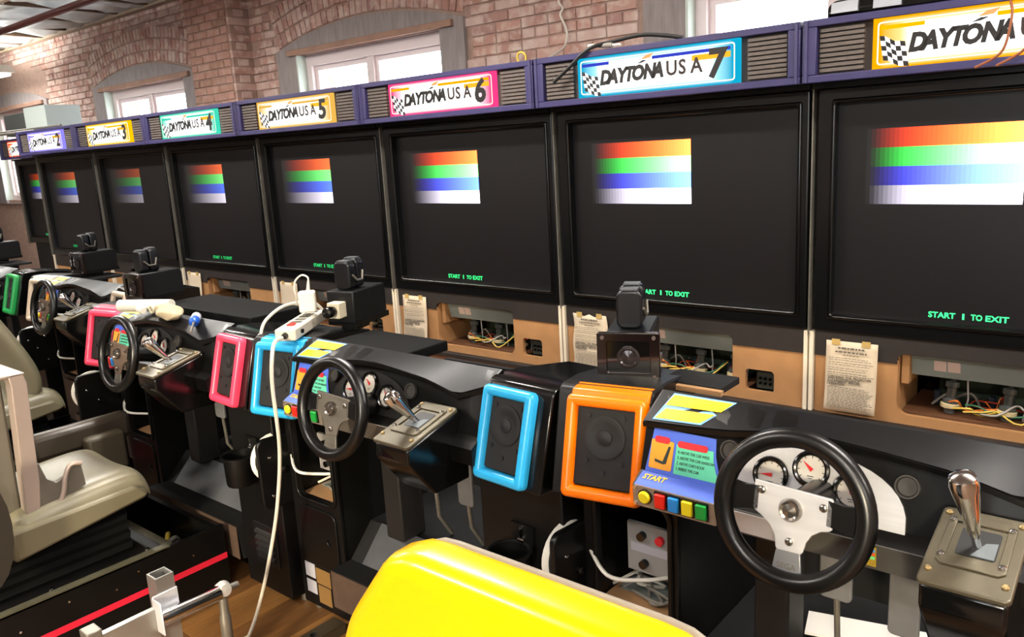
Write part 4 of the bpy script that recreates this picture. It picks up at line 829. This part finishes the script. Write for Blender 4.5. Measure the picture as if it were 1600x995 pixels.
# padded side rail beside the pink console's seat
rl = thing('side_rail_box', 'black padded side rail left of the nearest tan seat', 'rail', (X6+.27, -1.98, 0))
obj('rail_pad', MB().box(-.035, .035, -.20, .19, .50, .612), mat('brown_black_vinyl', '#4a4238', .35), rl, .025); obj('rail_leg', MB().box(-.025, .025, -.15, .16, 0, .51), black, rl); obj('rail_box', MB().box(.035, .095, -.02, .13, .40, .56), mat('tan_black_box', '#5b5344', .4), rl, .015)
# yellow seat in the foreground
ys = thing('racing_seat', 'glossy yellow seat back in the foreground at the bottom', 'seat', (.655, -2.65, 0))
hw_ = [(.0, 1.160), (.184, 1.160), (.274, 1.045), (.290, 1.010), (.303, .965), (.315, .80), (.30, .55), (.24, .42)]
ol = [(-x, z) for x, z in hw_][::-1]; ol = hw_[::-1][:0]+[(-x, z) for x, z in hw_[::-1]]+[(x, z) for x, z in hw_[1:]]
def chaikin(p, n=2):
    for _ in range(n):
        q = []
        for i in range(len(p)):
            a, b = p[i], p[(i+1) % len(p)]; q += [(a[0]*.86+b[0]*.14, a[1]*.86+b[1]*.14), (a[0]*.14+b[0]*.86, a[1]*.14+b[1]*.86)]
        p = q
    return p
ol2 = chaikin(ol, 2)
obj('back_shell', plate(ol2, [], .07, .022, M=T(0, .005, 0) @ FRONT), yellowm, ys)
obj('edge_piping', plate(chaikin([(x*.985, .42+(z-.42)*.990) for x, z in ol], 2), [], .010, .004, M=T(0, .043, 0) @ FRONT), mat('grey_piping', '#8f8677', .5), ys)
obj('seat_front', plate(chaikin([(x*.90, .44+(z-.44)*.93) for x, z in ol], 2), [], .05, .02, M=T(0, .075, 0) @ FRONT), mat('dark_seat_fabric', '#2a2826', .8), ys)
obj('shell_bolt', MB().lathe([(.008, 0), (.007, .004), (.003, .002), (0, .002)], (.035, -.0305, 1.112), (0, -1, 0), 14), mat('dark_bolt', '#4a3a2a', .4), ys)
obj('seat_cushion', MB().box(-.24, .24, .05, .40, .34, .46), mat('dark_seat_fabric', '', .8), ys, .04); obj('seat_pedestal', MB().box(-.22, .22, -.02, .38, 0, .35), black, ys)
# ------------------------------------------------------------------ bare steel seat frame in the foreground
fr = thing('steel_seat_frame', 'bare silver steel seat frame with square tube and chrome rod at the bottom', 'frame', (X7, 0, 0))
obj('square_post', MB().loft([[(.185+sx*r, -2.265+sy*r, z) for sx, sy in ((-1, -1), (1, -1), (1, 1), (-1, 1))] for r, z in ((.027, 0), (.027, .45), (.022, .45), (.022, .02))], caps=False), mat('satin_steel', '#a8a7a2', .3, metal=.75, noise=.15, nscale=8), fr)
obj('mount_plate', MB().box(.205, .225, -2.80, -2.305, .25, .372), mat('satin_steel', '#a5a39a', .35, metal=.6, noise=.15, nscale=8), fr, .002)
obj('corner_bracket', MB().box(.212, .217, -2.31, -2.235, .30, .405).box(.212, .262, -2.312, -2.307, .30, .40), silver, fr, .003)
obj('plate_leg', MB().box(.20, .23, -2.80, -2.76, 0, .25), silver2, fr)
obj('plate_block', MB().box(.185, .235, -2.50, -2.46, .372, .395), silver2, fr, .003)
rd = obj('chrome_rod', MB().cyl((.238, -2.31, .343), (.238, -2.125, .335), .023, n=20), chrome, fr)
obj('rod_end', MB().lathe([(.0, -.024), (.018, -.022), (.027, 0), (.018, .022), (0, .024)], (.235, -2.11, .338), (1, 0, .2), 20), mat('pale_joint', '#cfc9c2', .3, metal=.4), rd)
obj('joint_pin', MB().cyl((.235, -2.10, .336), (.235, -2.06, .332), .010, n=12), silver2, rd)
obj('link_rod', MB().lathe([(.008, 0), (.014, .03), (.014, .06), (.017, .065), (.017, .16), (.014, .17), (.012, .24)], (.237, -2.118, .09), (0, .02, 1), 16), silver2, fr)
obj('link_nut', MB().lathe([(.010, 0), (.024, .004), (.026, .02), (.02, .04), (.01, .045)], (.237, -2.118, .06), (0, 0, 1), 16), chrome, fr)
obj('floor_rail', MB().box(.225, .29, -2.9, -1.72, 0, .04), mat('olive_steel', '#4a4132', .45, metal=.4), fr, .003)
obj('rail_hole', MB().cyl((.257, -1.83, .0402), (.257, -1.83, .0408), .012, n=14), gloss, fr)
# ------------------------------------------------------------------ things on top of the cabinets
tag(obj('black_cable', MB().tube(catmull([(-1.105, -.182, 1.868), (-1.02, -.176, 1.925), (-.926, -.165, 1.99), (-.84, -.12, 2.012), (-.705, -.09, 2.026), (-.60, -.08, 2.012), (-.515, -.08, 1.993)], 8), .0085), wblack), 'stiff black cable arching over the blue sign', 'cable')
cn_ = thing('cable_connector', 'white and grey cable connector on top of the blue sign cabinet', 'connector', (-.87, -.13, 1.992), R(2))
obj('sleeve', MB().cyl((-.02, 0, .012), (.045, 0, .006), .011), wgrey, cn_); obj('white_end', MB().cyl((-.075, 0, .014), (-.02, 0, .012), .009), white, cn_); obj('white_tail', MB().cyl((.045, 0, .006), (.085, 0, .004), .005), white, cn_)
tag(obj('wall_wire', MB().tube(catmull([(-1.93, 1.02, 2.62), (-1.905, 1.015, 2.50), (-1.915, 1.0, 2.44), (-1.895, 1.01, 2.40), (-1.905, 1.0, 2.36), (-1.875, 1.01, 2.28), (-1.865, 1.0, 2.22), (-1.83, .9, 2.15), (-1.72, .5, 2.03), (-1.70, .36, 1.985)], 6), .007), white), 'thin white crinkled wire hanging down the brick wall', 'wire')
yr = tag(obj('yellow_ring', MB().torus((0, 0, 0), (0, 1, .2), .026, .005, 24, 8), wyel), 'small yellow plastic ring on the pink sign cabinet', 'ring'); yr.location = (-1.38, -.06, 2.008)
hl = thing('headlamp_unit', 'black lamp unit with clear lenses lying on the orange sign cabinet', 'lamp unit', (.33, -.06, 1.982), R(4))
secs = [[(x, y, z) for y, z in ((-.05*s, .004), (.10*s, .004), (.11*s, .05*s), (.06*s, .085*s), (-.03*s, .08*s), (-.055*s, .04*s))] for x, s in ((-.26, .55), (-.24, .75), (-.15, .8), (.0, .85), (.2, 1), (.42, .95))]
obj('lamp_case', MB().loft(secs), gloss, hl, .008)
for i, x in enumerate((-.20, -.06, .22)): obj('clear_lens', MB().loft([[(x-.04, -.052*q, .014), (x+.05, -.054*q, .014), (x+.05, -.050*q, .055), (x-.04, -.046*q, .05)] for q in (.7, 1.06)]), mat('lens_clear', '#dfe6ee', .1, metal=.5), hl)
obj('lamp_bracket', MB().box(.1, .45, -.05, .06, .085, .10), blackp, hl, .004)
for i, (a, b) in enumerate((((.62, -.13, 2.0), (.66, -.18, 1.87)), ((.69, -.13, 1.995), (.72, -.18, 1.85)))):
    tag(obj('brown_wire', MB().tube(catmull([(a[0]-.1, -.1, 1.988), a, ((a[0]+b[0])/2+.02, -.172, 1.94), b, (b[0]-.02, -.182, 1.80), (b[0]-.09, -.18, 1.762)], 7), .004), mat('brown_cable', '#8a4a26', .5)), ('inner', 'outer')[i]+' thin brown wire looping down over the orange sign', 'wire')
tag(obj('grey_carton', MB().box(-7.92, -7.40, .12, .45, 1.983, 2.235), mat('pale_grey_carton', '#b9c4c0', .7), None, .004), 'pale grey box on top of the far cabinets by the brick wall', 'box')
tag(obj('dark_carton', MB().box(-8.52, -7.97, .14, .45, 1.983, 2.20), mat('dark_grey_box', '#3f4240', .6), None, .004), 'dark grey box beside the pale box on the far cabinets', 'box')
for i, (x, y, z, l) in enumerate(((-7.6, .02, 2.02, 1.5), (-7.9, -.06, 1.995, 1.3))):
    tag(obj('metal_rail', MB().cyl((x-l/2, y, z), (x+l/2, y, z-.01), .012), silver2), ('upper', 'lower')[i]+' thin steel rail lying across the far cabinet tops', 'rail')
